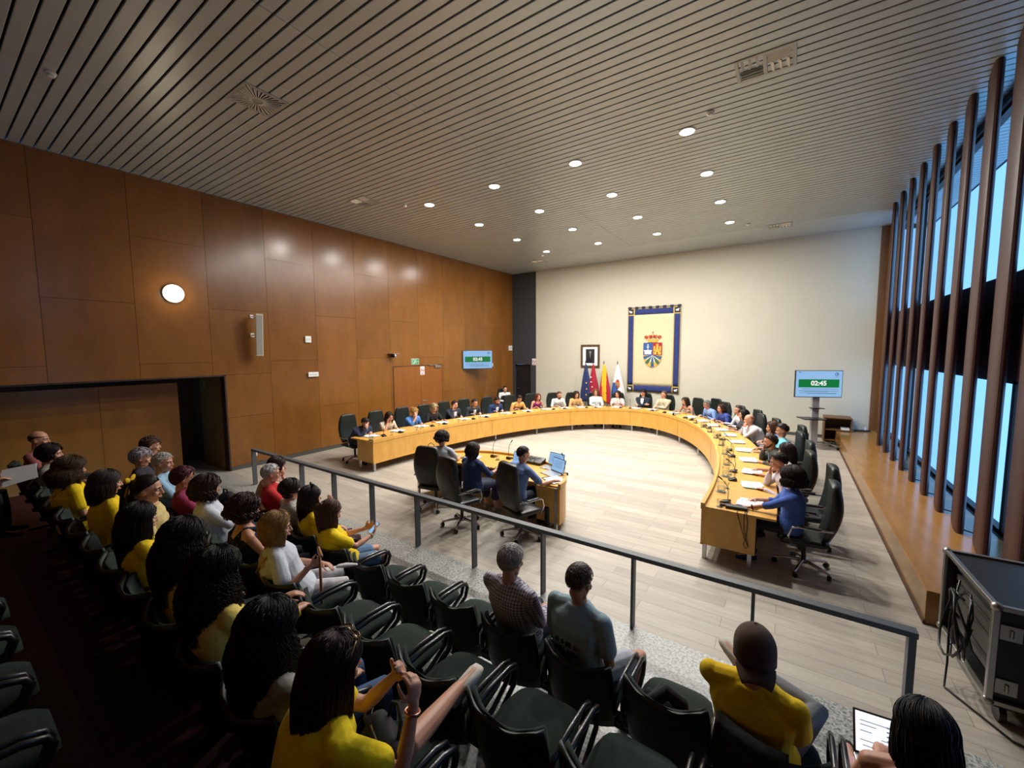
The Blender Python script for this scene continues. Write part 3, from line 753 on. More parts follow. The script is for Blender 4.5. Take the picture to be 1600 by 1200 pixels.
# rays
for k in range(5):
    a = math.radians(-90 + (k - 2)*36); c, s_ = math.cos(a), math.sin(a)
    rl = 1/math.sqrt((c/sw)**2 + (s_/0.46)**2)
    p = [(0.02*-s_*u + c*v*rl, mid + 0.02*c*u + s_*v*rl) for u, v in ((-1, 0.05), (-3.4, 0.97), (3.4, 0.97), (1, 0.05))]
    pol(p, 4 if k % 2 else 0, .003)
    p = [(0.02*-s_*u + c*v*rl, mid + 0.02*c*u + s_*v*rl) for u, v in ((-3.6, 0.72), (-2.4, 0.55), (2.4, 0.55), (3.6, 0.72))]
    pol(p, 4, .006)
for k in range(4):
    a = math.radians(-90 + (k - 1.5)*36); c, s_ = math.cos(a), math.sin(a); rl = 0.36
    pol([(0.01*-s_*u + c*v*rl, mid + 0.01*c*u + s_*v*rl) for u, v in ((-0.5, 0.05), (-1.6, 0.8), (1.6, 0.8), (0.5, 0.05))], 3, .004)
# crown
rect(-sw*0.5, top + 0.02, sw*0.5, top + 0.1, 2)
for k in range(5):
    x = (k - 2)*0.085; pol([(x - 0.035, top + 0.1), (x + 0.035, top + 0.1), (x, top + 0.17)], 2, .003)
arms.cur = 1
for k in range(4):
    x = (k - 1.5)*0.17; arms.ell((x, y0 - 0.004, top + 0.25 - 0.02*abs(k - 1.5)), (0.075, 0.006, 0.06))
arms.cur = 2
for k in range(5):
    x = (k - 2)*0.14; arms.tube([(x*0.75, y0 - 0.008, top + 0.1), (x*1.05, y0 - 0.01, top + 0.2), (x*0.5, y0 - 0.01, top + 0.31)], 0.008, 5)
arms.ell((0, y0 - 0.008, top + 0.33), (0.025, 0.006, 0.025)); arms.cur = 4; arms.b2((-0.008, y0 - 0.01, top + 0.35), (0.008, y0 - 0.004, top + 0.45)); arms.b2((-0.025, y0 - 0.01, top + 0.39), (0.025, y0 - 0.004, top + 0.405))
arms.build('coat_of_arms', [M_ab, M_ar, M_ag, M_aw, M_agr, M_black], r)

# ------------------------------------------------------------------ handrail
r = thing('handrail', 'dark grey metal handrail between the audience and the council floor', 'handrail', (-4.3, 4.06, 0))
MB().b2((-9.545 + 4.3, -0.045, 0.755), (0.88 + 4.3, 0.045, 0.80)).build('top_rail', M_rail, r, bevel=0.003)
px = 0.855
for k in range(10):
    x = 0.85 - 1.055*k if k else 0.85
    if x < -9.6: break
xs = [0.85, -0.17, -1.24, -2.315, -3.37, -4.45, -5.5, -6.55, -7.6, -8.55, -9.52]
for x in xs:
    hxp = 0.022 if x > 0.8 else 0.013
    MB().b2((x + 4.3 - hxp, -0.045, 0), (x + 4.3 + hxp, 0.045, 0.756)).build('post', M_rail, r, bevel=0.002)
    
# ------------------------------------------------------------------ flight case at the right edge
r = thing('flight_case', 'black road case with aluminium edges standing at the right edge', 'flight case', (1.86, 4.98, 0), math.radians(2))
hx, hy, zb, zt = 0.5, 0.5, 0.2, 0.95
M_lam = mat('case_laminate', '#101113', 0.45); M_alu = mat('aluminium_edge', '#a5a39c', 0.35, 0.9)
b = MB(); b.b2((-hx, -hy + 0.02, zb), (hx, -hy + 0.03, zt)); b.b2((-hx, hy - 0.03, zb), (hx, hy - 0.02, zt)); b.b2((hx - 0.02, -hy, zb), (hx, hy, zt)); b.b2((-hx, -hy, zt - 0.01), (hx, hy, zt)); b.b2((-hx, -hy, zb), (hx, hy, zb + 0.012))
b.build('panels', M_lam, r)
b = MB()
for x in (-hx, hx):
    for y in (-hy, hy): b.b2((x - 0.02, y - 0.02, zb), (x + 0.02, y + 0.02, zt + 0.005))
for z in (zb, zt):
    for y in (-hy, hy): b.b2((-hx, y - 0.018, z - 0.018), (hx, y + 0.018, z + 0.018))
    for x in (-hx, hx): b.b2((x - 0.018, -hy, z - 0.018), (x + 0.018, hy, z + 0.018))
b.build('edges', M_alu, r, bevel=0.004)
for x in (-hx, hx):
    for y in (-hy, hy):
        for z in (zb, zt): MB().ell((x, y, z), (0.035, 0.035, 0.035)).build('ball_corner', M_alu, r, smooth=True)
b = MB().b2((-0.2, -hy + 0.012, 0.48), (0.2, -hy + 0.02, 0.66)); b.build('handle_dish', M_alu, r, bevel=0.004)
MB().tube([(-0.14, -hy + 0.01, 0.56), (-0.14, -hy - 0.03, 0.56), (0.14, -hy - 0.03, 0.56), (0.14, -hy + 0.01, 0.56)], 0.012, 8).build('handle', M_black, r, smooth=True)
for zz in (0.33, 0.76):
    MB().b2((-hx + 0.03, -hy + 0.005, zz - 0.06), (-hx + 0.15, -hy + 0.02, zz + 0.06)).tube([(-hx + 0.09, -hy, zz - 0.03), (-hx + 0.09, -hy, zz + 0.03)], 0.012, 8).build('latch', M_alu, r, bevel=0.004)
b = MB()
for q, zz in enumerate((0.3, 0.42, 0.5, 0.6, 0.72, 0.82)):
    b.b2((-hx + 0.06, -hy + 0.06, zz), (hx - 0.05, hy - 0.06, zz + 0.05 + 0.03*(q % 2)))
b.build('rack_units', mat('rack_grey', '#55544f', 0.5, 0.4), r)
for x in (-hx + 0.1, hx - 0.1):
    for y in (-hy + 0.1, hy - 0.1):
        MB().tube([(x - 0.02, y, 0.07), (x + 0.02, y, 0.07)], 0.07, 16).b2((x - 0.05, y - 0.05, 0.13), (x + 0.05, y + 0.05, 0.2)).build('caster', M_black, r)
for q in range(3):
    pts = [(-hx - 0.05 - 0.03*q + 0.05*math.sin(k*0.8 + q), -hy*0.2 + 0.25*math.cos(k*0.55 + q*1.4), 0.55 + 0.28*math.sin(k*0.55 + q*1.4)) for k in range(16)]
    MB().tube(pts, 0.009, 6).build('cable', M_black, r, smooth=True)
MB().tube([(-hx - 0.02, 0.1, 0.85), (-hx - 0.08, 0.05, 0.5), (-hx - 0.1, -0.05, 0.15), (-hx - 0.15, -0.2, 0.012), (-hx + 0.1, -0.62, 0.012), (-hx + 0.5, -0.8, 0.012), (0.3, -0.75, 0.012)], 0.008, 6).build('cable', M_black, r, smooth=True)
MB().ell((-hx - 0.07, -0.05, 0.42), (0.03, 0.03, 0.09)).build('plug', M_black, r, smooth=True)
# ------------------------------------------------------------------ council table
DCX, DCY, DA, DB = -4.5, 6.4, 3.58, 7.8
DW = 0.88
def ell_pt(t, off):
    if t < 0 or t > PI: pass
    p = V((DCX + DA*math.cos(t), DCY + DB*math.sin(t)))
    n = V((math.cos(t)/DA, math.sin(t)/DB)).normalized()
    return p + n*off
def desk_path(off, n=96, ystart=(5.98, 6.05)):
    pts = []
    pts.append(V((DCX + DA + off, ystart[0])))
    pts += [ell_pt(PI*k/n, off) for k in range(n + 1)]
    pts.append(V((DCX - DA - off, ystart[1])))
    return pts
def strip(mb, o0, o1, z0, z1):
    A = desk_path(o0); B = desk_path(o1)
    rings = []
    for a, b in zip(A, B): rings.append([V((a.x, a.y, z0)), V((b.x, b.y, z0)), V((b.x, b.y, z1)), V((a.x, a.y, z1))])
    return mb.loft(rings)
r = thing('council_table', 'long U-shaped council table of pale yellow wood', 'table', (0, 0, 0))
strip(MB(), 0.05, DW, 0.715, 0.745).build('table_top', M_desk, r, bevel=0.003)
strip(MB(), 0.0, 0.05, 0.70, 0.79).build('raised_rim', M_desk, r, bevel=0.004)
strip(MB(), 0.012, 0.04, 0.22, 0.70).build('front_panel', M_desk, r)
strip(MB(), 0.006, 0.05, 0.20, 0.225).build('bottom_strip', M_desk, r)
MB().b2((DCX + DA + 0.04, 5.98, 0.21), (DCX + DA + 0.66, 6.01, 0.715)).build('end_panel', M_desk, r)
MB().b2((DCX - DA - 0.62, 6.05, 0.21), (DCX - DA - 0.04, 6.08, 0.715)).build('end_panel', M_desk, r)
for o, y in ((0.06, 6.02), (0.60, 6.02)):
    MB().b2((DCX + DA + o - 0.025, y - 0.025 + 0.0, 0), (DCX + DA + o + 0.025, y + 0.025, 0.22)).build('leg', M_steel, r, bevel=0.002)
    MB().b2((DCX - DA - o - 0.025, y + 0.06, 0), (DCX - DA - o + 0.025, y + 0.11, 0.22)).build('leg', M_steel, r, bevel=0.002)
for k in range(1, 12):
    p = ell_pt(PI*k/12, 0.03)
    MB().b2((p.x - 0.02, p.y - 0.02, 0), (p.x + 0.02, p.y + 0.02, 0.21)).build('leg', M_steel, r, bevel=0.002)
jn = MB()
for k in (2, 4, 6, 8, 10):
    t = PI*k/12 + 0.02; p = ell_pt(t, 0.0115); R = Matrix.Rotation(math.atan2(math.sin(t)/DB, math.cos(t)/DA), 3, 'Z')
    jn.box((p.x, p.y, 0.46), (0.006, 0.006, 0.47), R)
jn.build('panel_joints', M_gap, r)

# secretaries' table
r = thing('clerk_table', 'small curved wooden clerks table inside the council ring', 'table', (-4.5, 5.6, 0))
def half(a, b, n=40, ext=0.0): return [V((a*math.cos(PI*k/n), b*math.sin(PI*k/n))) for k in range(n + 1)]
def hstrip(a0, b0, a1, b1, z0, z1):
    A = half(a0, b0); B = half(a1, b1)
    return MB().loft([[V((p.x, p.y, z0)), V((q.x, q.y, z0)), V((q.x, q.y, z1)), V((p.x, p.y, z1))] for p, q in zip(A, B)])
hstrip(0.85, 0.28, 1.58, 1.18, 0.715, 0.745).build('table_top', M_desk, r, bevel=0.003)
hstrip(1.57, 1.17, 1.62, 1.22, 0.70, 0.79).build('raised_rim', M_desk, r, bevel=0.003)
hstrip(1.57, 1.17, 1.605, 1.205, 0.12, 0.70).build('front_panel', M_desk, r)
for x in (-1.55, 1.55): MB().b2((x - 0.02, -0.04, 0), (x + 0.02, 0.0, 0.72)).build('leg', M_steel, r)
for x in (-0.6, 0.6): MB().b2((x - 0.02, 0.42, 0), (x + 0.02, 0.46, 0.715)).build('leg', M_steel, r)
MB().b2((1.2, -0.03, 0.15), (1.56, -0.01, 0.715)).build('end_panel', M_desk, r)
MB().b2((-1.56, -0.03, 0.15), (-1.2, -0.01, 0.715)).build('end_panel', M_desk, r)

# ------------------------------------------------------------------ office chair
def make_office_chair(m):
    r = thing('office_chair', 'x', 'chair')
    b = MB(); rings = []
    for k in range(11):
        t = k/10; z = 0.50 + 0.68*t; y = -0.24 - 0.09*t - 0.06*math.sin(PI*t*0.9 + 0.3) + 0.05
        w = 0.235 + 0.03*math.sin(PI*min(1, t*1.1)) - 0.03*max(0, t - 0.85)*6; th = 0.05 + 0.02*math.sin(PI*t)
        ring = []
        for a in range(20):
            q = 2*PI*a/20
            ring.append(V((w*math.copysign(abs(math.cos(q))**0.45, math.cos(q)), y - 0.02*math.cos(q)**2*-1 + th*math.copysign(abs(math.sin(q))**0.6, math.sin(q)), z)))
        rings.append(ring)
    top = [V((p.x*0.8, p.y, p.z + 0.025)) for p in rings[-1]]; rings.append(top)
    b.loft(rings); b.build('backrest', m, r, smooth=True)
    b = MB(); rings = []
    for k in range(9):
        t = k/8; y = -0.24 + 0.5*t; w = 0.25 - 0.02*abs(t - .5)*2; h = 0.05 if 0 < k < 8 else 0.03
        ring = []
        for a in range(16):
            q = 2*PI*a/16
            ring.append(V((w*math.copysign(abs(math.cos(q))**0.4, math.cos(q)), y, 0.435 - (0.03*max(0, t - .7)*3) + h*math.copysign(abs(math.sin(q))**0.6, math.sin(q)))))
        rings.append(ring)
    b.loft(rings); b.build('seat', m, r, smooth=True)
    for s in (-1, 1):
        a = MB().tube([(s*0.27, 0.16, 0.42), (s*0.295, 0.19, 0.52), (s*0.30, 0.16, 0.635), (s*0.30, 0.09, 0.655), (s*0.30, -0.1, 0.65), (s*0.28, -0.26, 0.66)], 0.013, 10, flat=1.0).build('armrest', M_chrome, r, smooth=True)
        MB().box((s*0.30, -0.03, 0.672), (0.05, 0.22, 0.022)).build('arm_pad', M_black, a, bevel=0.008)
    MB().tube([(0, 0, 0.13), (0, 0, 0.39)], 0.028, 12).b2((-0.12, -0.14, 0.36), (0.12, 0.12, 0.385)).build('gas_column', M_black, r)
    sb = MB().lathe([(0.001, 0.09), (0.05, 0.09), (0.045, 0.14), (0.001, 0.14)], n=16)
    for k in range(5):
        a = 2*PI*k/5 + 0.3; c, s_ = math.cos(a), math.sin(a)
        sb.tube([(0.02*c, 0.02*s_, 0.12), (0.18*c, 0.18*s_, 0.105), (0.32*c, 0.32*s_, 0.078)], [0.026, 0.02, 0.014], 8, True)
    sb.build('star_base', M_chrome, r, smooth=True)
    for k in range(5):
        a = 2*PI*k/5 + 0.3; c, s_ = math.cos(a)*0.32, math.sin(a)*0.32
        R = Matrix.Rotation(a + 0.5, 3, 'Z'); ax = R @ V((0.022, 0, 0))
        MB().tube([V((c, s_, 0.032)) - ax, V((c, s_, 0.032)) + ax], 0.032, 14).tube([(c, s_, 0.05), (c, s_, 0.085)], 0.008, 8).build('caster', M_black, r, smooth=False)
    return r
PROTO = {}
def office_chair(x, y, rz, label, group='office chairs around the council table', black=False):
    if black not in PROTO:
        PROTO[black] = make_office_chair(M_leather_black if black else M_leather); o = PROTO[black]
        o.location = (x, y, 0); o.rotation_euler = (0, 0, rz); o['label'] = label; o['group'] = group
        return o
    return copy_tree(PROTO[black], None, label, (x, y, 0), rz, group)

# ------------------------------------------------------------------ auditorium seat
def make_seat():
    r = thing('auditorium_seat', 'x', 'seat')
    b = MB(); rings = []
    for k in range(9):
        t = k/8; y = -0.02 + 0.42*t
        w = 0.245 - 0.045*t**3; z = 0.425 + 0.02*math.sin(PI*t) + 0.02*t; h = 0.055 if 0 < k < 8 else 0.03
        ring = []
        for a in range(20):
            q = 2*PI*a/20
            ring.append(V((w*math.copysign(abs(math.cos(q))**0.5, math.cos(q)), y, z + h*math.copysign(abs(math.sin(q))**0.7, math.sin(q)))))
        rings.append(ring)
    e0 = [V((p.x*0.9, p.y - 0.02, 0.425 + (p.z-0.425)*0.6)) for p in rings[0]]; e1 = [V((p.x*0.82, p.y + 0.03, p.z - 0.01)) for p in rings[-1]]
    b.loft([e0] + rings + [e1]); b.build('cushion', M_velvet, r, smooth=True)
    def back(rad_in, th, z0, z1, name, m, inset):
        # curved shell: an arc of the backrest, concave to the front
        rings = []; NA = 16
        for k in range(9):
            t = k/8; z = z0 + (z1 - z0)*t
            lean = -0.10*(z - 0.40)/0.42
            hw = (0.262 - inset) * (1 - 0.10*(1 - t)**2) * (1 - 0.05*max(0, t - 0.8)*5)
            out = []; inn = []
            for a in range(NA + 1):
                u = -1 + 2*a/NA
                x = hw*u; dip = -0.02*(1 - abs(u)**3)*(t > 0.99)
                yy = -0.045 - 0.085*(1 - u*u) + lean
                zz = z + (dip if k == 8 else 0) + (0.02*u*u*t)
                out.append(V((x, yy, zz))); inn.append(V((x*0.97, yy + th, zz)))
            rings.append(out + inn[::-1])
        return MB().loft(rings).build(name, m, r, smooth=True)
    back(0, 0.022, 0.33, 0.815, 'back_shell', M_shell, 0)
    o = back(0, 0.03, 0.47, 0.795, 'back_pad', M_velvet, 0.02); o.location = (0, 0.028, 0)
    for s in (-1, 1):
        x = s*0.262
        MB().tube([(x, -0.10, 0.50), (x, -0.10, 0.60), (x, -0.06, 0.63), (x, 0.10, 0.64), (x, 0.30, 0.63), (x, 0.37, 0.605), (x, 0.39, 0.56), (x, 0.36, 0.48), (x, 0.2, 0.40), (x, 0.0, 0.36)], 0.016, 8, True, flat=1.25).build('armrest', M_armbar, r, smooth=True)
    MB().b2((-0.2, 0.02, 0.345), (0.2, 0.2, 0.375)).b2((-0.05, -0.14, 0.33), (0.05, 0.1, 0.36)).build('seat_bracket', M_black, r)
    return r
SEAT = []
def seat(x, y, z, label, group):
    if not SEAT:
        o = make_seat(); SEAT.append(o); o.location = (x, y, z); o['label'] = label; o['group'] = group; return o
    return copy_tree(SEAT[0], None, label, (x, y, z), 0, group)
# ------------------------------------------------------------------ people
SKIN = {'fair': '#d6a48c', 'mid': '#c48d72', 'tan': '#bd8468', 'dark': '#8f583e'}
def skin_m(k): return mat('skin_' + k, SKIN[k], 0.5, var=0.06, scale=14)
def cloth_m(c, rough=0.9):
    return mat('cloth_' + c.lstrip('#'), c, rough, var=0.08, scale=7, bump=0.7, sheen=0.03)
def hair_m(c): return mat('hair_' + c.lstrip('#'), c, 0.5, var=0.4, scale=30, spec=0.32)
M_eye = mat('eye_white', '#d8d2cc', 0.3); M_iris = mat('eye_iris', '#2a1c14', 0.2); M_lip = mat('lips', '#9a4f48', 0.5)
M_sole = mat('sole', '#d8d4cc', 0.6)

def plaid_mat():
    m = bpy.data.materials.new('plaid_cloth'); m.use_nodes = True
    nt = m.node_tree; b = nt.nodes['Principled BSDF']; tc = nt.nodes.new('ShaderNodeTexCoord')
    sep = nt.nodes.new('ShaderNodeSeparateXYZ'); nt.links.new(tc.outputs['Object'], sep.inputs[0])
    fac = None
    def band(sock, freq):
        a = nt.nodes.new('ShaderNodeMath'); a.operation = 'MULTIPLY'; a.inputs[1].default_value = freq; nt.links.new(sock, a.inputs[0])
        c = nt.nodes.new('ShaderNodeMath'); c.operation = 'FRACT'; nt.links.new(a.outputs[0], c.inputs[0])
        d = nt.nodes.new('ShaderNodeMath'); d.operation = 'LESS_THAN'; d.inputs[1].default_value = 0.45; nt.links.new(c.outputs[0], d.inputs[0]); return d.outputs[0]
    s = nt.nodes.new('ShaderNodeMath'); s.operation = 'ADD'; nt.links.new(band(sep.outputs[0], 42), s.inputs[0]); nt.links.new(band(sep.outputs[2], 42), s.inputs[1])
    h = nt.nodes.new('ShaderNodeMath'); h.operation = 'MULTIPLY'; h.inputs[1].default_value = 0.5; nt.links.new(s.outputs[0], h.inputs[0])
    cr = nt.nodes.new('ShaderNodeValToRGB'); cr.color_ramp.interpolation = 'CONSTANT'
    e = cr.color_ramp.elements; e[0].position = 0; e[0].color = lin('#c9ccd8'); e[1].position = 0.3; e[1].color = lin('#9a8f9f'); k = e.new(0.8); k.color = lin('#5d5266')
    nt.links.new(h.outputs[0], cr.inputs[0]); nt.links.new(cr.outputs[0], b.inputs['Base Color']); b.inputs['Roughness'].default_value = 0.9
    return m
def dots_mat(name, base, dot, scale, thr):
    m = bpy.data.materials.new(name); m.use_nodes = True
    nt = m.node_tree; b = nt.nodes['Principled BSDF']; tc = nt.nodes.new('ShaderNodeTexCoord'); v = nt.nodes.new('ShaderNodeTexVoronoi'); v.inputs['Scale'].default_value = scale
    nt.links.new(tc.outputs['Object'], v.inputs['Vector'])
    cr = nt.nodes.new('ShaderNodeValToRGB'); cr.color_ramp.interpolation = 'CONSTANT'; e = cr.color_ramp.elements
    e[0].color = lin(dot); e[1].position = thr; e[1].color = lin(base)
    nt.links.new(v.outputs['Distance'], cr.inputs[0]); nt.links.new(cr.outputs[0], b.inputs['Base Color']); b.inputs['Roughness'].default_value = 0.9
    return m
CLOTH = {'plaid': plaid_mat(), 'navydots': dots_mat('navy_print', '#181c38', '#8a90a8', 38, 0.16), 'greyprint': dots_mat('grey_print', '#a9a49c', '#55524e', 45, 0.28), 'bluedots': dots_mat('blue_print', '#2b3f86', '#7d92c4', 40, 0.2), 'blackprint': dots_mat('black_print', '#151416', '#5a5258', 30, 0.15)}
def cm(c): return CLOTH[c] if c in CLOTH else cloth_m(c)

def ik(S_, W, l1, l2, pole):
    d = W - S_; L = d.length
    mx = (l1 + l2)*0.995
    if L > mx: W = S_ + d*(mx/L); d = W - S_; L = mx
    a = (l1*l1 - l2*l2 + L*L)/(2*L); h = math.sqrt(max(0, l1*l1 - a*a))
    u = d.normalized(); p = pole - u*pole.dot(u)
    if p.length < 1e-4: p = V((0, 0, -1)) - u*u.z*-1
    return S_ + u*a + p.normalized()*h, W

def hand(mb, W, d, n, side, curl=0.5, s=1.0):
    """palm from the wrist W along d; n = palm normal (towards the palm side); side +1 thumb on the d x n side"""
    d = d.normalized(); n = (n - d*n.dot(d)).normalized(); x = d.cross(n)*side
    mb.tube([W - d*0.03, W + d*0.012], [0.024*s, 0.023*s], 8, True)
    R = Matrix((x, d, n)).transposed()
    mb.ell(W + d*0.045*s, (0.038*s, 0.05*s, 0.017*s), R, 12, 8)
    mb.ell(W + d*0.07*s, (0.040*s, 0.026*s, 0.015*s), R, 12, 8)
    for k, (u, ln, r) in enumerate(((0.029, 0.072, 0.0088), (0.010, 0.082, 0.0092), (-0.010, 0.076, 0.0088), (-0.028, 0.060, 0.0078))):
        p = W + d*(0.082 - 0.004*abs(k - 1.3))*s + x*u*s
        pts = [p]; a = curl*0.35; dd = (d + x*(u*1.5)).normalized()
        for seg, fr in enumerate((0.45, 0.31, 0.24)):
            a += curl*(0.55 if seg else 0.45)
            v = (dd*math.cos(a) + n*math.sin(a))
            p = p + v*ln*fr*s; pts.append(p)
        mb.tube(pts, [r*s, r*0.97*s, r*0.88*s, r*0.72*s], 7, True)
    t0 = W + d*0.022*s + x*0.026*s
    t1 = t0 + (x*0.72 + d*0.62 + n*0.3).normalized()*0.036*s
    t2 = t1 + (x*0.25 + d*0.85 + n*(0.25 + 0.4*curl)).normalized()*0.030*s
    t3 = t2 + (d*0.9 + n*(0.3 + 0.5*curl) - x*0.1).normalized()*0.024*s
    mb.tube([t0 - x*0.008, t1, t2, t3], [0.0135*s, 0.0115*s, 0.0098*s, 0.008*s], 7, True)

def ring_at(c, u, v, rx, ry, n=18, sq=0.85):
    return [c + u*(rx*math.copysign(abs(math.cos(a))**sq, math.cos(a))) + v*(ry*math.copysign(abs(math.sin(a))**sq, math.sin(a))) for a in [2*PI*k/n for k in range(n)]]

HC = V((0, -0.012, 0.028)); HR = (0.080, 0.100, 0.092)
def head_geo(mb, T, s=1.0):
    old = mb.M; mb.M = T @ Matrix.Scale(s, 4)
    mb.ell(HC, HR, None, 20, 14)
    mb.ell((0, 0.020, -0.035), (0.062, 0.072, 0.083), None, 18, 12)
    mb.ell((0, 0.058, -0.094), (0.028, 0.026, 0.022), None, 12, 8)
    mb.tube([(0, 0.088, 0.018), (0, 0.101, -0.008), (0, 0.110, -0.027)], [0.008, 0.010, 0.0135], 8, True)
    mb.tube([(-0.012, 0.094, -0.03), (0.012, 0.094, -0.03)], 0.010, 8, True)
    mb.tube([(-0.045, 0.074, 0.022), (-0.02, 0.086, 0.024), (0.02, 0.086, 0.024), (0.045, 0.074, 0.022)], 0.010, 8, True)
    for q in (-1, 1):
        mb.ell((q*0.040, 0.068, -0.028), (0.022, 0.02, 0.024), None, 10, 8)
        mb.ell((q*0.077, -0.008, -0.012), (0.010, 0.020, 0.031), Matrix.Rotation(q*0.35, 3, 'Z'), 12, 8)
    mb.tube([(-0.020, 0.090, -0.06), (0, 0.097, -0.06), (0.020, 0.090, -0.06)], 0.009, 8, True)
    mb.tube([(-0.052, 0.01, -0.085), (-0.025, 0.055, -0.1), (0.025, 0.055, -0.1), (0.052, 0.01, -0.085)], 0.014, 8, True)
    mb.M = old

def hair_shell(mb, th, front=0.55, sidez=-0.15, back=-0.75, nz=0.004, nfreq=25, seed=0, n=44, m=26, puff=(1, 1, 1), strand=0.0, edge=3.2, ztop=2.0):
    """closed cap of hair over the cranium; below the hairline the surface dips inside the head"""
    vs = []; fs = []
    for i in range(m + 1):
        ph = PI/2 - PI*0.94*i/m
        for j in range(n):
            a = 2*PI*j/n     # a = 0 front (+Y)
            d = V((math.sin(a)*math.cos(ph), math.cos(a)*math.cos(ph), math.sin(ph)))
            c = math.cos(a)
            zl = (sidez + (front - sidez)*max(0, c)**0.7) if c > 0 else (sidez + (back - sidez)*min(1, -c*1.5))
            k = (d.z - zl)*edge
            k = max(0.0, min(1.0, k + 0.35)); k = k*k*(3 - 2*k)*max(0.0, min(1.0, (ztop - d.z)*5))
            w = noise.noise(V((d.x*nfreq*0.3 + seed, d.y*nfreq*0.3, d.z*nfreq*0.3)))
            w2 = noise.noise(V((math.atan2(d.x, -d.y)*14 + seed, d.z*2.0, seed))) * strand
            t = th + nz*w + w2
            e = 1 if k > 0 else 0
            rr = [(-0.012)*(1-k) + t*k*q for q in puff]
            vs.append(HC + V((d.x*(HR[0] + rr[0]), d.y*(HR[1] + rr[1]), d.z*(HR[2] + rr[2]))))
    for i in range(m):
        for j in range(n):
            a = i*n + j; b2 = i*n + (j+1) % n
            fs.append((a, a + n, b2 + n, b2))
    fs.append(tuple(range(n))); fs.append(tuple(range(m*n, (m+1)*n))[::-1])
    mb.add(vs, fs)

def strands(mb, N, L, wave=0.0, freq=0.0, rad=0.006, spread=0.012, seed=1, front=1.15, pts=10, flare=0.0, taper=0.35, inward=0.0, down=V((0, 0, -1)), backoff=0.0, sides=4, lenvar=0.32):
    """locks that leave the crown, run over the skull and fall; azimuth from ear-front round the back"""
    rnd = random.Random(seed)
    for q in range(N):
        az = (q + rnd.random())/N
        a = -front*PI*0.5 + az*front*PI      # measured from back (-Y)
        a = a*1.0
        el = math.radians(rnd.uniform(25, 86))
        th = spread*rnd.uniform(0.5, 1.25) + 0.004
        Lq = L*(1 - lenvar*rnd.random())
        P = []
        phase = rnd.uniform(0, 6.28)
        hx, hy = math.sin(a), -math.cos(a)
        e = el; K = 6
        for k in range(K + 1):
            ee = el + (math.radians(-8) - el)*k/K
            aa = a*(1 + 0.42*(1 - k/K)**1.3); gx, gy = math.sin(aa), -math.cos(aa)
            P.append(HC + V((gx*math.cos(ee)*(HR[0] + th), gy*math.cos(ee)*(HR[1] + th), math.sin(ee)*(HR[2] + th))))
        p = P[-1]; fall = []
        for k in range(1, pts + 1):
            t = k/pts
            off = V((hx, hy, 0))*(flare*math.sin(PI*min(1, t*1.2)) - inward*t*t)
            q2 = p + V(down)*Lq*t + off + V((0, -backoff*t**0.8, 0))
            fall.append(q2)
        P += fall
        if wave > 0:
            P2 = []
            for k, pp in enumerate(P):
                u = k/len(P); w = wave*(0.25 + u)
                P2.append(pp + V((math.cos(phase + freq*k)*w, math.sin(phase + freq*k)*w, 0.4*math.sin(phase*2 + freq*k)*w)))
            P = P2
        n = len(P)
        rs = [rad*(0.55 + 0.45*min(1, 4*k/n)) * (1 - (1 - taper)*max(0, (k/n - 0.55)/0.45)) for k in range(n)]
        mb.tube(P, rs, sides)

def hair_mass(mb, L, w=0.085, d=0.045, yb=-0.065, down=V((0, 0, -1)), backoff=0.0, endw=0.8):
    rings = []
    for k in range(9):
        t = k/8
        c = V((0, yb - backoff*t**0.8, 0.03)) + V(down)*(L + 0.03)*t
        f = (0.9 + 0.1*math.sin(PI*t))*(1 - (1-endw)*t**2) * (1 if k < 8 else 0.7)
        rings.append(ring_at(c, V((1, 0, 0)), V((0, 1, 0)), w*f, d*(0.75 if k == 8 else 1)))
    mb.loft(rings)

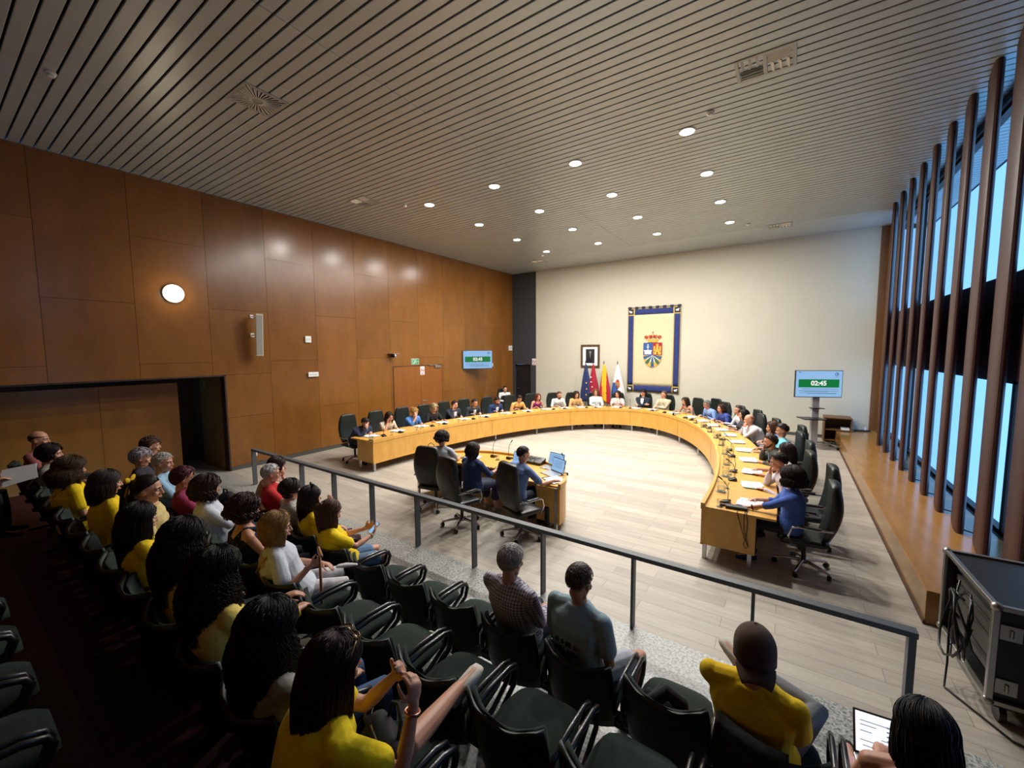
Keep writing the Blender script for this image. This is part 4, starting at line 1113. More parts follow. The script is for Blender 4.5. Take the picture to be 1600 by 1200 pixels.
def make_hair(style, color, parent, T, s, lod, seed, down_l, opts=None):
    """T: head frame in the person's space. down_l: 'down' in head space"""
    mb = MB(); mb.M = T @ Matrix.Scale(s, 4)
    near = lod < 2
    nS = {0: 900, 1: 240, 2: 60}[lod]
    rad = {0: 0.0024, 1: 0.0048, 2: 0.0098}[lod]
    n, m = (72, 44) if near else (36, 24)
    o = opts or {}
    def tufts(N, L, th, front, side_, back_, rad_):
        rnd = random.Random(seed)
        for q in range(N):
            a = rnd.uniform(0, 2*PI); z = rnd.uniform(-0.75, 0.98); c = math.cos(a)
            zl = (side_ + (front - side_)*max(0, c)**0.7) if c > 0 else (side_ + (back_ - side_)*min(1, -c*1.5))
            if z < zl: continue
            cp = math.sqrt(max(0, 1 - z*z)); d = V((math.sin(a)*cp, math.cos(a)*cp, z))
            g = V((d.x*0.5, -0.55, -0.75)) if z < 0.75 else V((rnd.uniform(-.5, .5), rnd.uniform(-.9, .7), 0))
            g = (g - d*g.dot(d)); g = g.normalized() + V((rnd.uniform(-.35, .35), rnd.uniform(-.35, .35), 0))
            P = []
            for k in range(4):
                dd = (d + g*(L*k/3/0.1)).normalized(); t_ = th*(0.55 + 0.6*math.sin(PI*(k + 0.6)/4))
                P.append(HC + V((dd.x*(HR[0] + t_), dd.y*(HR[1] + t_), dd.z*(HR[2] + t_))))
            mb.tube(P, [rad_*0.6, rad_, rad_*0.9, rad_*0.3], 4)
    nt_ = {0: 900, 1: 420, 2: 160}[lod]; rt_ = {0: 0.0026, 1: 0.004, 2: 0.006}[lod]
    if style == 'short':
        hair_shell(mb, 0.012, 0.55, -0.12, -0.80, 0.004, 40, seed, n, m, puff=(0.6, 0.9, 1.3), edge=2.2)
        tufts(nt_, 0.045, 0.015, 0.55, -0.15, -0.75, rt_)
    elif style == 'crop':
        hair_shell(mb, 0.007, 0.58, -0.05, -0.72, 0.002, 60, seed, n, m, puff=(0.4, 0.7, 1.6), edge=2.2)
        tufts(nt_, 0.02, 0.009, 0.58, -0.05, -0.6, rt_)
    elif style == 'quiff':
        hair_shell(mb, 0.011, 0.55, -0.05, -0.70, 0.005, 30, seed, n, m, puff=(0.35, 0.7, 2.0), edge=2.2)
        tufts(nt_, 0.035, 0.014, 0.5, 0.1, -0.4, rt_)
    elif style == 'wavyshort':
        hair_shell(mb, 0.02, 0.5, -0.3, -0.9, 0.010, 26, seed, n, m)
        tufts(nt_, 0.06, 0.026, 0.5, -0.3, -0.85, rt_*1.2)
    elif style == 'curlyshort':
        hair_shell(mb, 0.03, 0.55, -0.35, -0.85, 0.014, 30, seed, n, m, edge=1.8)
        tufts(nt_, 0.05, 0.04, 0.5, -0.3, -0.85, rt_*1.5)
        strands(mb, int(nS*0.8), 0.05, 0.014, 1.7, rad*1.1, 0.035, seed, 1.3, 6, 0.01, 0.6)
    elif style == 'bald': hair_shell(mb, 0.005, 0.1, -0.05, -0.7, 0.002, 60, seed, n, m, edge=2.2, ztop=0.42) if o.get('ring') else hair_shell(mb, 0.002, 1.25, 0.05, -0.4, 0.001, 60, seed, n, m, puff=(1, 1, -4))
    elif style == 'bob':
        hair_shell(mb, 0.022, 0.55, -0.55, -0.95, 0.006, 20, seed, n, m, puff=(1.1, 1, 1), strand=0.006)
        hair_mass(mb, 0.10, 0.088, 0.06, -0.05, down_l, 0, 0.85)
        strands(mb, nS, o.get('L', 0.12), 0.003, 0.8, rad*1.2, 0.022, seed, 1.35, 6, 0.008, 0.6, 0.02, down_l)
    elif style == 'curlybob':
        hair_shell(mb, 0.028, 0.55, -0.5, -0.95, 0.012, 24, seed, n, m, puff=(1.1, 1.0, 1), edge=1.6)
        tufts(nt_, 0.06, 0.036, 0.5, -0.5, -0.95, rt_*1.5)
        hair_mass(mb, 0.12, 0.105, 0.07, -0.05, down_l, 0, 0.9)
        strands(mb, int(nS*1.1), o.get('L', 0.15), 0.014, 1.35, rad*1.15, 0.036, seed, 1.35, 9, 0.02, 0.6, 0, down_l)
    elif style == 'long':
        L = o.get('L', 0.36)
        hair_shell(mb, 0.013, 0.6, -0.5, -0.95, 0.004, 16, seed, n, m, strand=0.005)
        hair_mass(mb, L*0.9, 0.084, 0.04, -0.07, down_l, o.get('back', 0.03), 0.75)
        strands(mb, nS, L, o.get('wave', 0.004), 0.55, rad, 0.016, seed, o.get('front', 1.36), 11, 0.012, 0.3, 0.02, down_l, o.get('back', 0.03))
    elif style == 'longcurly':
        L = o.get('L', 0.40)
        hair_shell(mb, 0.022, 0.6, -0.5, -0.95, 0.01, 22, seed, n, m)
        hair_mass(mb, L*0.85, 0.11, 0.06, -0.08, down_l, o.get('back', 0.03), 0.85)
        strands(mb, int(nS*1.3), L, o.get('wave', 0.016)*0.75, 1.9, rad*0.95, 0.030, seed, 1.42, 30 if near else 14, 0.035, 0.4, 0.0, down_l, o.get('back', 0.03))
    elif style == 'pony':
        hair_shell(mb, 0.010, 0.55, -0.3, -0.8, 0.003, 16, seed, n, m, strand=0.003, edge=2.2)
        c = V((0, -0.125, 0.06)); b = V(down_l)
        rnd = random.Random(seed)
        for q in range(nS//2):
            a = 2*PI*(q + rnd.random())/(nS//2); cc = math.cos(a)
            zl = (-0.3 + 0.88*max(0, cc)**0.7) if cc > 0 else (-0.3 - 0.5*min(1, -cc*1.5))
            z = zl + rnd.uniform(0.0, 0.25); z = max(-0.95, min(0.98, z)); cp = math.sqrt(1 - z*z)
            d0 = V((math.sin(a)*cp, math.cos(a)*cp, z)); d1 = V((0, -0.95, 0.30)).normalized()
            if d0.dot(d1) < -0.97: continue
            P = []
            for k in range(8):
                dd = d0.slerp(d1, k/7) if d0.angle(d1) > 0.05 else d1
                t_ = 0.010 + 0.006*math.sin(PI*k/7)*rnd.uniform(0.7, 1.2) if k else 0.002
                P.append(HC + V((dd.x*(HR[0] + t_), dd.y*(HR[1] + t_), dd.z*(HR[2] + t_))))
            mb.tube(P, [rad*0.7] + [rad*1.3]*6 + [rad], 4)
        mb.ell(c, (0.028, 0.03, 0.028))
        for k in range(nS//3):
            rnd = random.Random(seed + k); a = rnd.uniform(0, 6.28); rr = 0.022*math.sqrt(rnd.random()); L = o.get('L', 0.34)*rnd.uniform(0.85, 1)
            of = V((math.cos(a)*rr, math.sin(a)*rr, 0))
            P = [V((0, -0.09, 0.06)) + of*0.3, c + of*0.7 + V((0, -0.02, 0.005))] + [c + V((0, -0.045, -0.01)) + of*(1.2 - 0.3*t) + b*L*t + V((0, -o.get('back', 0.0)*t, 0)) for t in [q/7 for q in range(1, 8)]]
            mb.tube(P, [rad*1.5]*(len(P)-2) + [rad, rad*0.5], 4)
        if o.get('half'):
            hair_mass(mb, o.get('L', 0.3)*0.85, 0.08, 0.04, -0.07, down_l, o.get('back', 0.02), 0.7)
            strands(mb, nS, o.get('L', 0.3), 0.004, 0.6, rad, 0.014, seed, 1.25, 10, 0.01, 0.3, 0.02, down_l, o.get('back', 0.02))
    elif style == 'bun':
        hair_shell(mb, 0.014, 0.55, -0.25, -0.75, 0.006, 24, seed, n, m, strand=0.005, edge=2.2)
        tufts(nt_, 0.06, 0.018, 0.55, -0.2, -0.7, rt_)
        mb.ell((0, -0.125, 0.06), (0.05, 0.045, 0.045))
        strands(mb, nS//3, 0.05, 0.01, 1.3, rad, 0.016, seed, 1.2, 5, 0.006, 0.4, 0, down_l)
    return mb.build('hair', hair_m(color), parent, smooth=True)

PEOPLE = {}
def person(key, label, head, floor, yaw, hy=0.0, hp=-8.0, tilt=0.0, sex='f', skin='mid', hair=('short', '#2a1c14'), hopt=None, top=('tee', '#e0b800'), bottom=('trousers', '#1c1e28'),
           L=None, R=None, lod=2, shoes='#1a1a1c', seatz=0.47, knee=(0.12, 0.12), feet=None, Lc=0.5, Rc=0.5, group=None, beard=None, hs=1.05, legs=None, standing=False, recline=False, name='person', skirt=None, Ln=None, Rn=None):
    floor_z = floor
    hz = head[2] - floor
    f = 1.0 if sex == 'm' else 0.94
    pel = V((0, 0, seatz + 0.085))
    if standing: pel = V((0, 0, 0.92*f))
    Tn = 0.50*f; hn = 0.165*f
    up_max = pel.z + Tn + hn
    if hz > up_max: k = (hz - pel.z)/(Tn + hn); Tn *= k; hn *= min(k, 1.05); ln = 0.02
    else:
        lo_, hi_ = 0.0, 1.4
        for _ in range(40):
            ln = (lo_ + hi_)/2
            if pel.z + Tn*math.cos(ln) + hn*math.cos(ln*0.6) > hz: lo_ = ln
            else: hi_ = ln
    yold = Tn*math.sin(ln) + hn*math.sin(ln*0.6)
    hl = ln*0.6
    if recline: ln = -min(ln, 0.5)
    neck = pel + V((0, Tn*math.sin(ln), Tn*math.cos(ln)))
    hc = neck + V((0, hn*math.sin(hl), hn*math.cos(hl)))
    dy = hc.y - yold
    yw = math.radians(yaw); fw = V((-math.sin(yw), math.cos(yw), 0)); rt = V((math.cos(yw), math.sin(yw), 0))
    origin = V((head[0], head[1], floor)) - fw*hc.y
    r = thing(name, label, 'person', origin, yw, group)
    HT = Matrix.Translation(hc) @ Matrix.Rotation(math.radians(hy), 4, 'Z') @ Matrix.Rotation(math.radians(hp), 4, 'X') @ Matrix.Rotation(math.radians(tilt), 4, 'Y')
    vox = {0: 0.0065, 1: 0.009, 2: 0.0115}[lod]
    # spine frame
    su = V((0, math.sin(ln), math.cos(ln))); sv = V((0, math.cos(ln), -math.sin(ln))); sx = V((1, 0, 0))
    def sp(t): return pel + su*Tn*t + sv*(-0.028*math.sin(PI*min(1, max(0, t))))
    sw = 0.205*f if sex == 'm' else 0.180
    stations = [(-0.16, 0.155, 0.115), (0.0, 0.178, 0.128), (0.25, 0.150, 0.108), (0.5, 0.152, 0.112), (0.72, 0.168, 0.118), (0.86, 0.165, 0.102), (0.95, 0.115, 0.078), (1.02, 0.066, 0.062)]
    fat = (hopt or {}).get('fat', 1.0)
    WID = 1.13
    def torso(mb, inflate, t0=-1, t1=2):
        rings = []
        for t, a, b in stations:
            if t < t0 - 1e-6 or t > t1 + 1e-6: continue
            a *= WID*(f if sex == 'm' else 0.95)*(fat if t < 0.8 else 1) if t < 0.94 else 1; b *= (fat if t < 0.8 else 1)*1.08
            rings.append(ring_at(sp(t), sx, sv, a + inflate, b + inflate))
        mb.loft(rings)
        if sex == 'f' and t1 > 0.7:
            for q in (-1, 1): mb.ell(sp(0.66) + sv*0.085 + sx*q*0.07, (0.062 + inflate, 0.055 + inflate, 0.062 + inflate))
        if sex == 'm' or True:
            for q in (-1, 1): mb.tube([sp(0.93) + sx*q*0.05 , sh[q] ], [0.058 + inflate*0.6, 0.054 + inflate], 10, True)
    sh = {q: sp(0.86) + sx*q*(sw + 0.005) + sv*0.0 for q in (-1, 1)}
    ul, fl = 0.285*f, 0.255*f
    arms = {}
    for q, spec, cu, nn in ((-1, L, Lc, Ln), (1, R, Rc, Rn)):
        if spec is None: spec = 'lap'
        pole = V((q*0.5, -0.5, -0.8)); hd = None
        if isinstance(spec, str):
            if spec == 'lap': W = V((q*0.10, 0.36, pel.z + 0.115)); hdir = V((-q*0.5, 0.8, -0.25)); pn = V((0, -0.2, -1))
            elif spec == 'table': W = V((q*0.17, 0.40, 0.775)); hdir = V((-q*0.5, 0.85, 0.0)); pn = V((0, 0, -1))
            elif spec == 'chin': W = hc + V((q*0.045, 0.10, -0.19)); hdir = V((-q*0.05, -0.1, 1)); pn = V((-q*0.5, -1, 0)); pole = V((q*0.6, 0.1, -1))
            elif spec == 'cheek': W = hc + V((q*0.115, 0.06, -0.15)); hdir = V((-q*0.1, -0.05, 1)); pn = V((-q, -0.1, 0)); pole = V((q*0.6, 0.3, -1))
            elif spec == 'brow': W = hc + V((q*0.07, 0.15, -0.12)); hdir = V((-q*0.15, -0.25, 1)); pn = V((-q*0.4, -1, 0)); pole = V((q*0.6, 0.3, -1))
            elif spec == 'cross': W = sp(0.5) + sv*0.20 + V((-q*0.13, 0, 0.02*q)); hdir = V((-q, 0.05, 0.1)); pn = V((0, -1, -0.2)); pole = V((q*0.8, 0.0, -0.6))
            elif spec == 'down': W = sh[q] + V((q*0.06, 0.05, -0.50)); hdir = V((0, 0.1, -1)); pn = V((-q, 0, 0))
            elif spec == 'phone': W = V((q*0.11, 0.40, pel.z + 0.24)); hdir = V((-q*0.45, 0.6, 0.35)); pn = V((-q*0.6, -0.3, 0.6))
            elif spec == 'reach': W = V((q*0.22, 0.47, 0.775)); hdir = V((0, 1, 0.0)); pn = V((0, 0, -1))
            if recline and spec in ('lap', 'phone'): W = W - V((0, 0.13, 0.0))
        else:
            W = V(spec[0]) + V((0, dy, 0)); hdir = V(spec[1]); pn = V(spec[2]); 
            if len(spec) > 3: pole = V(spec[3])
        E_, W = ik(sh[q], W, ul, fl, pole)
        arms[q] = (sh[q], E_, W, hdir, pn, cu)
    legs_ = {}
    for q in (-1, 1):
        hip = pel + V((q*0.092, 0.01, -0.02))
        if standing: kn = V((q*0.10, 0.03, 0.48*f)); an = V((q*0.10, -0.01, 0.09))
        elif legs and q in legs: kn, an = V(legs[q][0]), V(legs[q][1])
        else:
            kn = V((q*knee[0 if q < 0 else 1], (0.41 if recline else 0.45)*f, seatz + 0.055)); an = V((q*(knee[0 if q < 0 else 1]), 0.43, 0.085))
            if feet: an = V((q*feet[0], feet[1], 0.085))
        legs_[q] = (hip, kn, an)
    # body
    b = MB()
    torso(b, -0.004)
    b.tube([sp(0.93), sp(1.02) + su*0.02, HT @ V((0, -0.022, -0.075)), HT @ V((0, -0.015, -0.02))], [0.062*f, 0.054*f, 0.052*f, 0.05], 12, True)
    head_geo(b, HT, hs)
    for q in (-1, 1):
        s0, e0, w0, hd, pn, cu = arms[q]
        b.tube([s0, s0.lerp(e0, 0.45), e0, e0.lerp(w0, 0.3), w0], [0.048*f*fat**.5, 0.044*f*fat, 0.036*f*fat**.5, 0.037*f, 0.024*f], 10, True)
        hand(b, w0, hd, pn, q, cu, f)
        hip, kn, an = legs_[q]
        b.tube([hip, hip.lerp(kn, 0.5), kn, kn.lerp(an, 0.35), an], [0.088*f*fat**.5, 0.074*f*fat**.5, 0.056*f, 0.054*f, 0.036*f], 12, True)
        fd = (an - kn); fdir = V((0.12*q, 1, 0)) if not (legs and q in legs and len(legs[q]) > 2) else V(legs[q][2])
        fdir.normalize()
        fup = fdir.cross(V((0, 0, 1))).normalized().cross(fdir)
        b.tube([an - fup*0.01, an + fdir*0.07 - fup*0.037, an + fdir*0.14 - fup*0.052], [0.036, 0.033, 0.026], 10, True)
        legs_[q] = (hip, kn, an, fdir)
    body = b.fuse('body', skin_m(skin), r, vox, 2)
    # face
    if True:
        for q in (-1, 1):
            e = MB(); e.M = HT @ Matrix.Scale(hs, 4)
            e.ell((q*0.031, 0.0785, 0.004), (0.0135, 0.011, 0.0085)); e.cur = 1; e.ell((q*0.031, 0.086, 0.004), (0.006, 0.005, 0.0065))
            e.build('eye', [M_eye, M_iris], r, smooth=True)
        e = MB(); e.M = HT @ Matrix.Scale(hs, 4)
        for q in (-1, 1): e.tube([(q*0.048, 0.080, 0.024), (q*0.03, 0.094, 0.029), (q*0.014, 0.098, 0.025)], [0.003, 0.0045, 0.004], 6, True)
        e.build('eyebrows', hair_m('#2a1d16' if hair[0] != 'grey' else '#777777'), r)
        e = MB(); e.M = HT @ Matrix.Scale(hs, 4)
        e.tube([(-0.022, 0.096, -0.062), (0, 0.1045, -0.060), (0.022, 0.096, -0.062)], [0.002, 0.0055, 0.002], 6, True); e.tube([(-0.02, 0.0955, -0.066), (0, 0.103, -0.068), (0.02, 0.0955, -0.066)], [0.002, 0.006, 0.002], 6, True)
        e.build('lips', M_lip, r, smooth=True)
    dl = (HT.to_3x3().inverted() @ V((0, -0.25*math.sin(ln), -1))).normalized()
    if hair: make_hair(hair[0], hair[1], r, HT, hs, lod, sum(map(ord, key)), dl, hopt)
    if beard:
        e = MB(); e.M = HT @ Matrix.Scale(hs, 4)
        e.tube([(-0.066, 0.0, -0.05), (-0.056, 0.04, -0.085), (-0.025, 0.075, -0.103), (0.025, 0.075, -0.103), (0.056, 0.04, -0.085), (0.066, 0.0, -0.05)], [0.012, 0.018, 0.022, 0.022, 0.018, 0.012], 8, True)
        e.tube([(-0.03, 0.09, -0.06), (-0.018, 0.1, -0.047), (0.018, 0.1, -0.047), (0.03, 0.09, -0.06)], 0.006, 6, True)
        e.build('beard', hair_m(beard), r, smooth=True)
    # top
    kind, col = top
    t = MB(); tc_ = cm(col)
    inf = {'tee': 0.010, 'shirt': 0.012, 'suit': 0.02, 'sleeveless': 0.009, 'blouse': 0.016, 'strap': 0.008, 'polo': 0.012}[kind]
    t1 = {'strap': 0.80, 'sleeveless': 0.95}.get(kind, 1.03)
    if kind in ('strap', 'sleeveless'):
        rings = []
        for tt, a, bb in stations:
            if tt > (0.72 if kind == 'strap' else 0.86) + 1e-6: continue
            a *= WID*(f if sex == 'm' else 0.95)*fat; bb *= fat*1.08
            rings.append(ring_at(sp(tt), sx, sv, a + inf, bb + inf))
        t.loft(rings)
        if sex == 'f':
            for q in (-1, 1): t.ell(sp(0.66) + sv*0.085 + sx*q*0.07, (0.062 + inf, 0.055 + inf, 0.062 + inf))
        for q in (-1, 1):
            u = sx*q*(0.085 if kind == 'strap' else 0.10)
            w = 0.012 if kind == 'strap' else 0.035
            t.tube([sp(0.68) + sv*0.11 + u, sp(0.88) + sv*0.085 + u, sp(0.965) + u*0.95, sp(0.88) - sv*0.085 + u, sp(0.68) - sv*0.11 + u], w, 8, True)
    else:
        torso(t, inf, -1, t1)
        sl = {'tee': 0.62, 'polo': 0.68, 'shirt': 1.9, 'suit': 1.92, 'blouse': 1.25}[kind]
        if kind == 'shirt' and (hopt or {}).get('short'): sl = 0.75
        for q in (-1, 1):
            s0, e0, w0 = arms[q][:3]
            fl_ = 0.012 if kind in ('blouse', 'tee') else 0.004
            if sl <= 1: t.tube([s0 - (e0-s0)*0.05, s0.lerp(e0, sl*0.5), s0.lerp(e0, sl)], [0.058*f + inf*.5, 0.053*f*fat**.5 + inf*0.6 + fl_*0.5, 0.05*f*fat**.5 + inf*0.5 + fl_], 12, True)
            else:
                e2 = e0.lerp(w0, sl - 1)
                t.tube([s0 - (e0-s0)*0.05, s0.lerp(e0, 0.5), e0, e0.lerp(e2, 0.5), e2], [0.058*f + inf*.5, 0.051*f + inf*0.6, 0.044*f + inf*0.6, 0.042*f + inf*0.5, (0.032 if kind != 'blouse' else 0.045)*f + inf*0.4], 12, True)
        if kind in ('polo', 'shirt', 'suit'):
            cpts = [sp(0.985) + sx*math.cos(a)*0.071*f + sv*(math.sin(a)*0.066) + su*(0.012 - 0.03*max(0, math.sin(a))) for a in [2*PI*k/14 for k in range(14)]]
            t.tube(cpts, 0.014, 6, closed=True)
    topo = t.fuse({'tee': 't_shirt', 'shirt': 'shirt', 'suit': 'jacket', 'sleeveless': 'sleeveless_top', 'blouse': 'blouse', 'strap': 'strap_top', 'polo': 'polo_shirt'}[kind], tc_, r, max(vox, 0.008), 3)
    if kind == 'suit':
        e = MB()
        base = sp(0.34) + sv*0.158; tp = sp(0.93) + sv*0.108
        P = [base, sp(0.72) + sv*0.172 + sx*0.05, tp + sx*0.055 + su*0.01, tp + su*0.02, tp - sx*0.055 + su*0.01, sp(0.72) + sv*0.172 - sx*0.05]
        e.add(P + [p - sv*0.03 for p in P], [(0, 1, 2, 3, 4, 5), (11, 10, 9, 8, 7, 6)] + [(k, 6 + k, 6 + (k+1) % 6, (k+1) % 6) for k in range(6)])
        for q in (-1, 1):
            e.tube([arms[q][1].lerp(arms[q][2], 0.90), arms[q][1].lerp(arms[q][2], 0.98)], 0.036*f, 10)
        e.build('shirt_front', cm((hopt or {}).get('under', '#dfe2e8')), r)
    # bottom
    kind, col = bottom
    bb = MB(); 
    rr = ring_at(sp(0.12), sx, sv, 0.165*f + 0.008, 0.12 + 0.008)
    rings = [ring_at(sp(t_), sx, sv, (a*1.1*(f if sex == 'm' else 0.97)) *fat**.6+ 0.008, b_*fat**.6 + 0.008) for t_, a, b_ in stations[:3]]
    bb.loft(rings)
    for q in (-1, 1):
        hip, kn, an, fd = legs_[q]
        if kind == 'trousers':
            w = 0.012
            bb.tube([hip, hip.lerp(kn, 0.5), kn, kn.lerp(an, 0.4), kn.lerp(an, 0.93)], [0.094*f*fat**.5, 0.082*f*fat**.5, 0.068*f, 0.064*f, 0.056*f], 12, True)
        elif kind == 'shorts':
            bb.tube([hip, hip.lerp(kn, 0.5), hip.lerp(kn, 0.72)], [0.096*f*fat**.5, 0.09*f*fat**.5, 0.086*f*fat**.5], 12, True)
        elif kind == 'skirt':
            bb.tube([hip, hip.lerp(kn, 0.5), kn, kn.lerp(an, 0.55)], [0.097*f, 0.088*f, 0.078*f, 0.085*f], 12, True)
    if kind == 'skirt':
        bb.loft([ring_at((legs_[-1][1] + legs_[1][1])/2 + V((0, 0.02 - 0.45*(1-u), 0.0)), sx, V((0, 0, 1)), 0.16, 0.065) for u in (0, 0.5, 1)])
    bb.fuse(kind, cm(col), r, max(vox, 0.009), 3)
    # shoes
    if shoes:
        for q in (-1, 1):
            hip, kn, an, fd = legs_[q]
            e = MB(); up = V((0, 0, 1)); rd = fd.cross(up).normalized()
            up = rd.cross(fd)
            rings = []
            for u, w, h, z in ((-0.065, 0.028, 0.03, -0.035), (-0.03, 0.036, 0.042, -0.028), (0.03, 0.037, 0.042, -0.032), (0.09, 0.043, 0.032, -0.046), (0.15, 0.043, 0.024, -0.056), (0.185, 0.03, 0.016, -0.062)):
                rings.append(ring_at(an + fd*u + up*z, rd, up, w, h, 14, 0.7))
            e.loft(rings); so = e.build('shoe', cm(shoes), r, smooth=True)
    PEOPLE[key] = dict(obj=r, pel=pel, hc=hc, HT=HT, arms=arms, legs=legs_, sp=sp, sx=sx, sv=sv, su=su, yaw=yw, origin=origin, topo=topo, short=label)
    return r
# ------------------------------------------------------------------ council members round the table
GC = 'council members seated round the table'
BR, DB_, BLK, BLD, GRY = '#2b1b12', '#1b110c', '#0e0b0a', '#9a7440', '#77736d'
C = [
 # key, head, yaw, kw
 ('n1', (-8.93, 6.47, 1.05), -90, 'man in navy suit leaning on his hand, at the left table end', dict(sex='m', hair=('short', BR), top=('suit', '#232c47'), L='table', R='brow', hp=-35, beard=BR)),
 ('n2', (-8.97, 7.27, 1.09), -93, 'woman in beige ruffled top with long dark hair, cheek on hand', dict(hair=('long', BR), hopt=dict(L=0.3), top=('tee', '#cdbba6'), L='table', R='cheek', hp=-20)),
 ('n3', (-8.94, 8.15, 1.10), -96, 'blonde woman in bright blue blouse covering her face', dict(hair=('bun', '#a67f45'), top=('blouse', '#4a7cc0'), L='table', R='brow', hp=-20)),
 ('n4', (-8.90, 8.90, 1.14), -98, 'woman in black top with streaked blonde hair, reading', dict(hair=('bob', '#8d7a5a'), hopt=dict(L=0.2), top=('tee', 'blackprint'), L='reach', R='table', hp=-25)),
 ('n5', (-8.81, 9.74, 1.15), -101, 'man in dark navy suit resting cheek on his hand', dict(sex='m', hair=('short', BR), top=('suit', '#1f2638'), L='table', R='cheek', hp=-10)),
 ('n6', (-8.69, 10.6, 1.12), -105, 'man in charcoal suit with open white collar', dict(sex='m', hair=('short', BR), top=('suit', '#2c3038'), L='table', R='table', hp=-15)),
 ('n7', (-8.41, 11.5, 1.12), -109, 'bearded man in bright blue suit jacket', dict(sex='m', hair=('short', DB_), top=('suit', '#1f335f'), L='table', R='table', hp=-25, beard=DB_)),
 ('n8', (-8.04, 12.35, 1.12), -114, 'man in orange shirt bent over the table', dict(sex='m', hair=('short', DB_), hopt=dict(short=1), top=('shirt', '#d9a05a'), L='reach', R='table', hp=-30)),
 ('n9', (-7.72, 13.15, 1.12), -119, 'woman with red-brown hair in a sleeveless magenta top', dict(hair=('long', '#5a2a1c'), hopt=dict(L=0.26), top=('sleeveless', '#8c1f5c'), L='table', R='table')),
 ('n10', (-7.2, 13.85, 1.17), -125, 'man in white shirt with short brown beard', dict(sex='m', hair=('crop', '#4a3424'), hopt=dict(short=1), top=('shirt', '#d8d8d6'), L='table', R='table', hp=-20, beard='#4a3424')),
 ('n11', (-6.72, 14.35, 1.15), -134, 'woman in tan patterned jacket with dark bob', dict(hair=('bob', BR), hopt=dict(L=0.18), top=('blouse', '#c89a63'), L='table', R='table', hp=-12)),
 ('n12', (-6.15, 14.9, 1.22), -146, 'woman in white blazer sitting before the flags', dict(hair=('long', '#6a4428'), hopt=dict(L=0.24), top=('suit', '#d9dcd8'), L='table', R='table', hy=-10)),
 ('n13', (-5.35, 15.1, 1.18), -163, 'woman in pale pink top right of the flags', dict(hair=('long', BR), hopt=dict(L=0.28), top=('tee', '#c9b2ac'), L='table', R='table', hy=-25)),
 ('n14', (-4.5, 15.49, 1.24), 180, 'man in dark suit with arms crossed under the tapestry', dict(sex='m', hair=('wavyshort', DB_), top=('suit', '#1b2230'), L='cross', R='cross', hy=-30)),
 ('n15', (-3.71, 15.35, 1.24), 165, 'man in beige shirt below the right of the tapestry', dict(sex='m', hair=('crop', '#5a4432'), top=('shirt', '#b9ad92'), L='cross', R='table', hy=-35)),
 ('n16', (-2.85, 14.7, 1.12), 145, 'woman with long brown hair and bare arms stretched out', dict(hair=('long', BR), hopt=dict(L=0.3), top=('strap', '#b4a48e'), L='table', R='reach', hy=-10)),
 ('n17', (-2.08, 14.05, 1.14), 130, 'grey-haired man with glasses in light blue shirt', dict(sex='m', hair=('short', '#6d6b68'), top=('shirt', '#7d9bd0'), L='table', R='table', hp=-20, hopt=dict(glasses=1))),
 ('n18', (-1.60, 13.45, 1.12), 125, 'woman in royal blue printed blouse with brown hair', dict(hair=('long', '#35221a'), hopt=dict(L=0.18), top=('blouse', 'bluedots'), L='table', R='table', hy=10)),
 ('n19', (-1.10, 12.85, 1.19), 117, 'dark-haired man in white shirt beside the black-haired woman', dict(sex='m', hair=('crop', '#3c332c'), top=('shirt', '#c9ccd2'), L='table', R='reach')),
 ('n20', (-0.92, 12.15, 1.17), 113, 'black-haired woman mostly hidden behind the bald man', dict(hair=('bob', BLK), hopt=dict(L=0.2), top=('tee', '#3a3a44'), L='table', R='table')),
 ('n21', (-0.74, 11.45, 1.16), 109, 'bald man in white shirt with hands at his mouth', dict(sex='m', skin='mid', hair=('bald', '#8a5f4a'), hopt=dict(fat=1.15), top=('shirt', '#c4c2c4'), L='chin', R='chin', hp=-8)),
 ('n22', (-0.24, 10.75, 1.13), 103, 'brown-haired woman half hidden behind the man in turquoise', dict(hair=('long', '#4a3020'), hopt=dict(L=0.2), top=('tee', '#6d93d0'), L='table', R='table')),
 ('n23', (-0.05, 9.95, 1.22), 102, 'young man in turquoise t-shirt with dark hair', dict(sex='m', hair=('quiff', DB_), top=('tee', '#69b5c4'), L='table', R='table', hp=-12)),
 ('n24', (-0.22, 9.0, 1.15), 98, 'bearded man in grey jacket resting chin on fist', dict(sex='m', hair=('short', BR), top=('suit', '#3b3d38'), L='table', R='chin', beard=BR, hp=-10, hopt=dict(under='#7d98c4'))),
 ('n25', (0.03, 8.15, 1.18), 98, 'woman in white with long dark brown hair, facing away', dict(hair=('long', '#241610'), hopt=dict(L=0.3), top=('tee', '#c9c4c4'), L='table', R='table', hy=-25)),
 ('n26', (-0.06, 7.3, 1.18), 96, 'dark-haired man in pale pink shirt, hand at mouth', dict(sex='m', hair=('quiff', DB_), top=('shirt', '#c9bfc6'), L='table', R='chin', hp=-12, lod=0)),
 ('n27', (0.10, 6.42, 1.20), 92, 'woman in blue blouse with dark curls at the near table end', dict(hair=('curlybob', '#23140f'), hopt=dict(L=0.12), top=('blouse', '#3f5fae'), L='reach', R='table', lod=0, hp=-5, hy=-30, shoes='#1e2a5a')),
]
def chair_at(key, back=0.05, rzoff=0, **k):
    P = PEOPLE[key]; o = P['origin']; yw = P['yaw']
    fw = V((-math.sin(yw), math.cos(yw), 0))
    c = o - fw*back
    return office_chair(c.x, c.y, yw + math.radians(rzoff), k.pop('label'), **k)
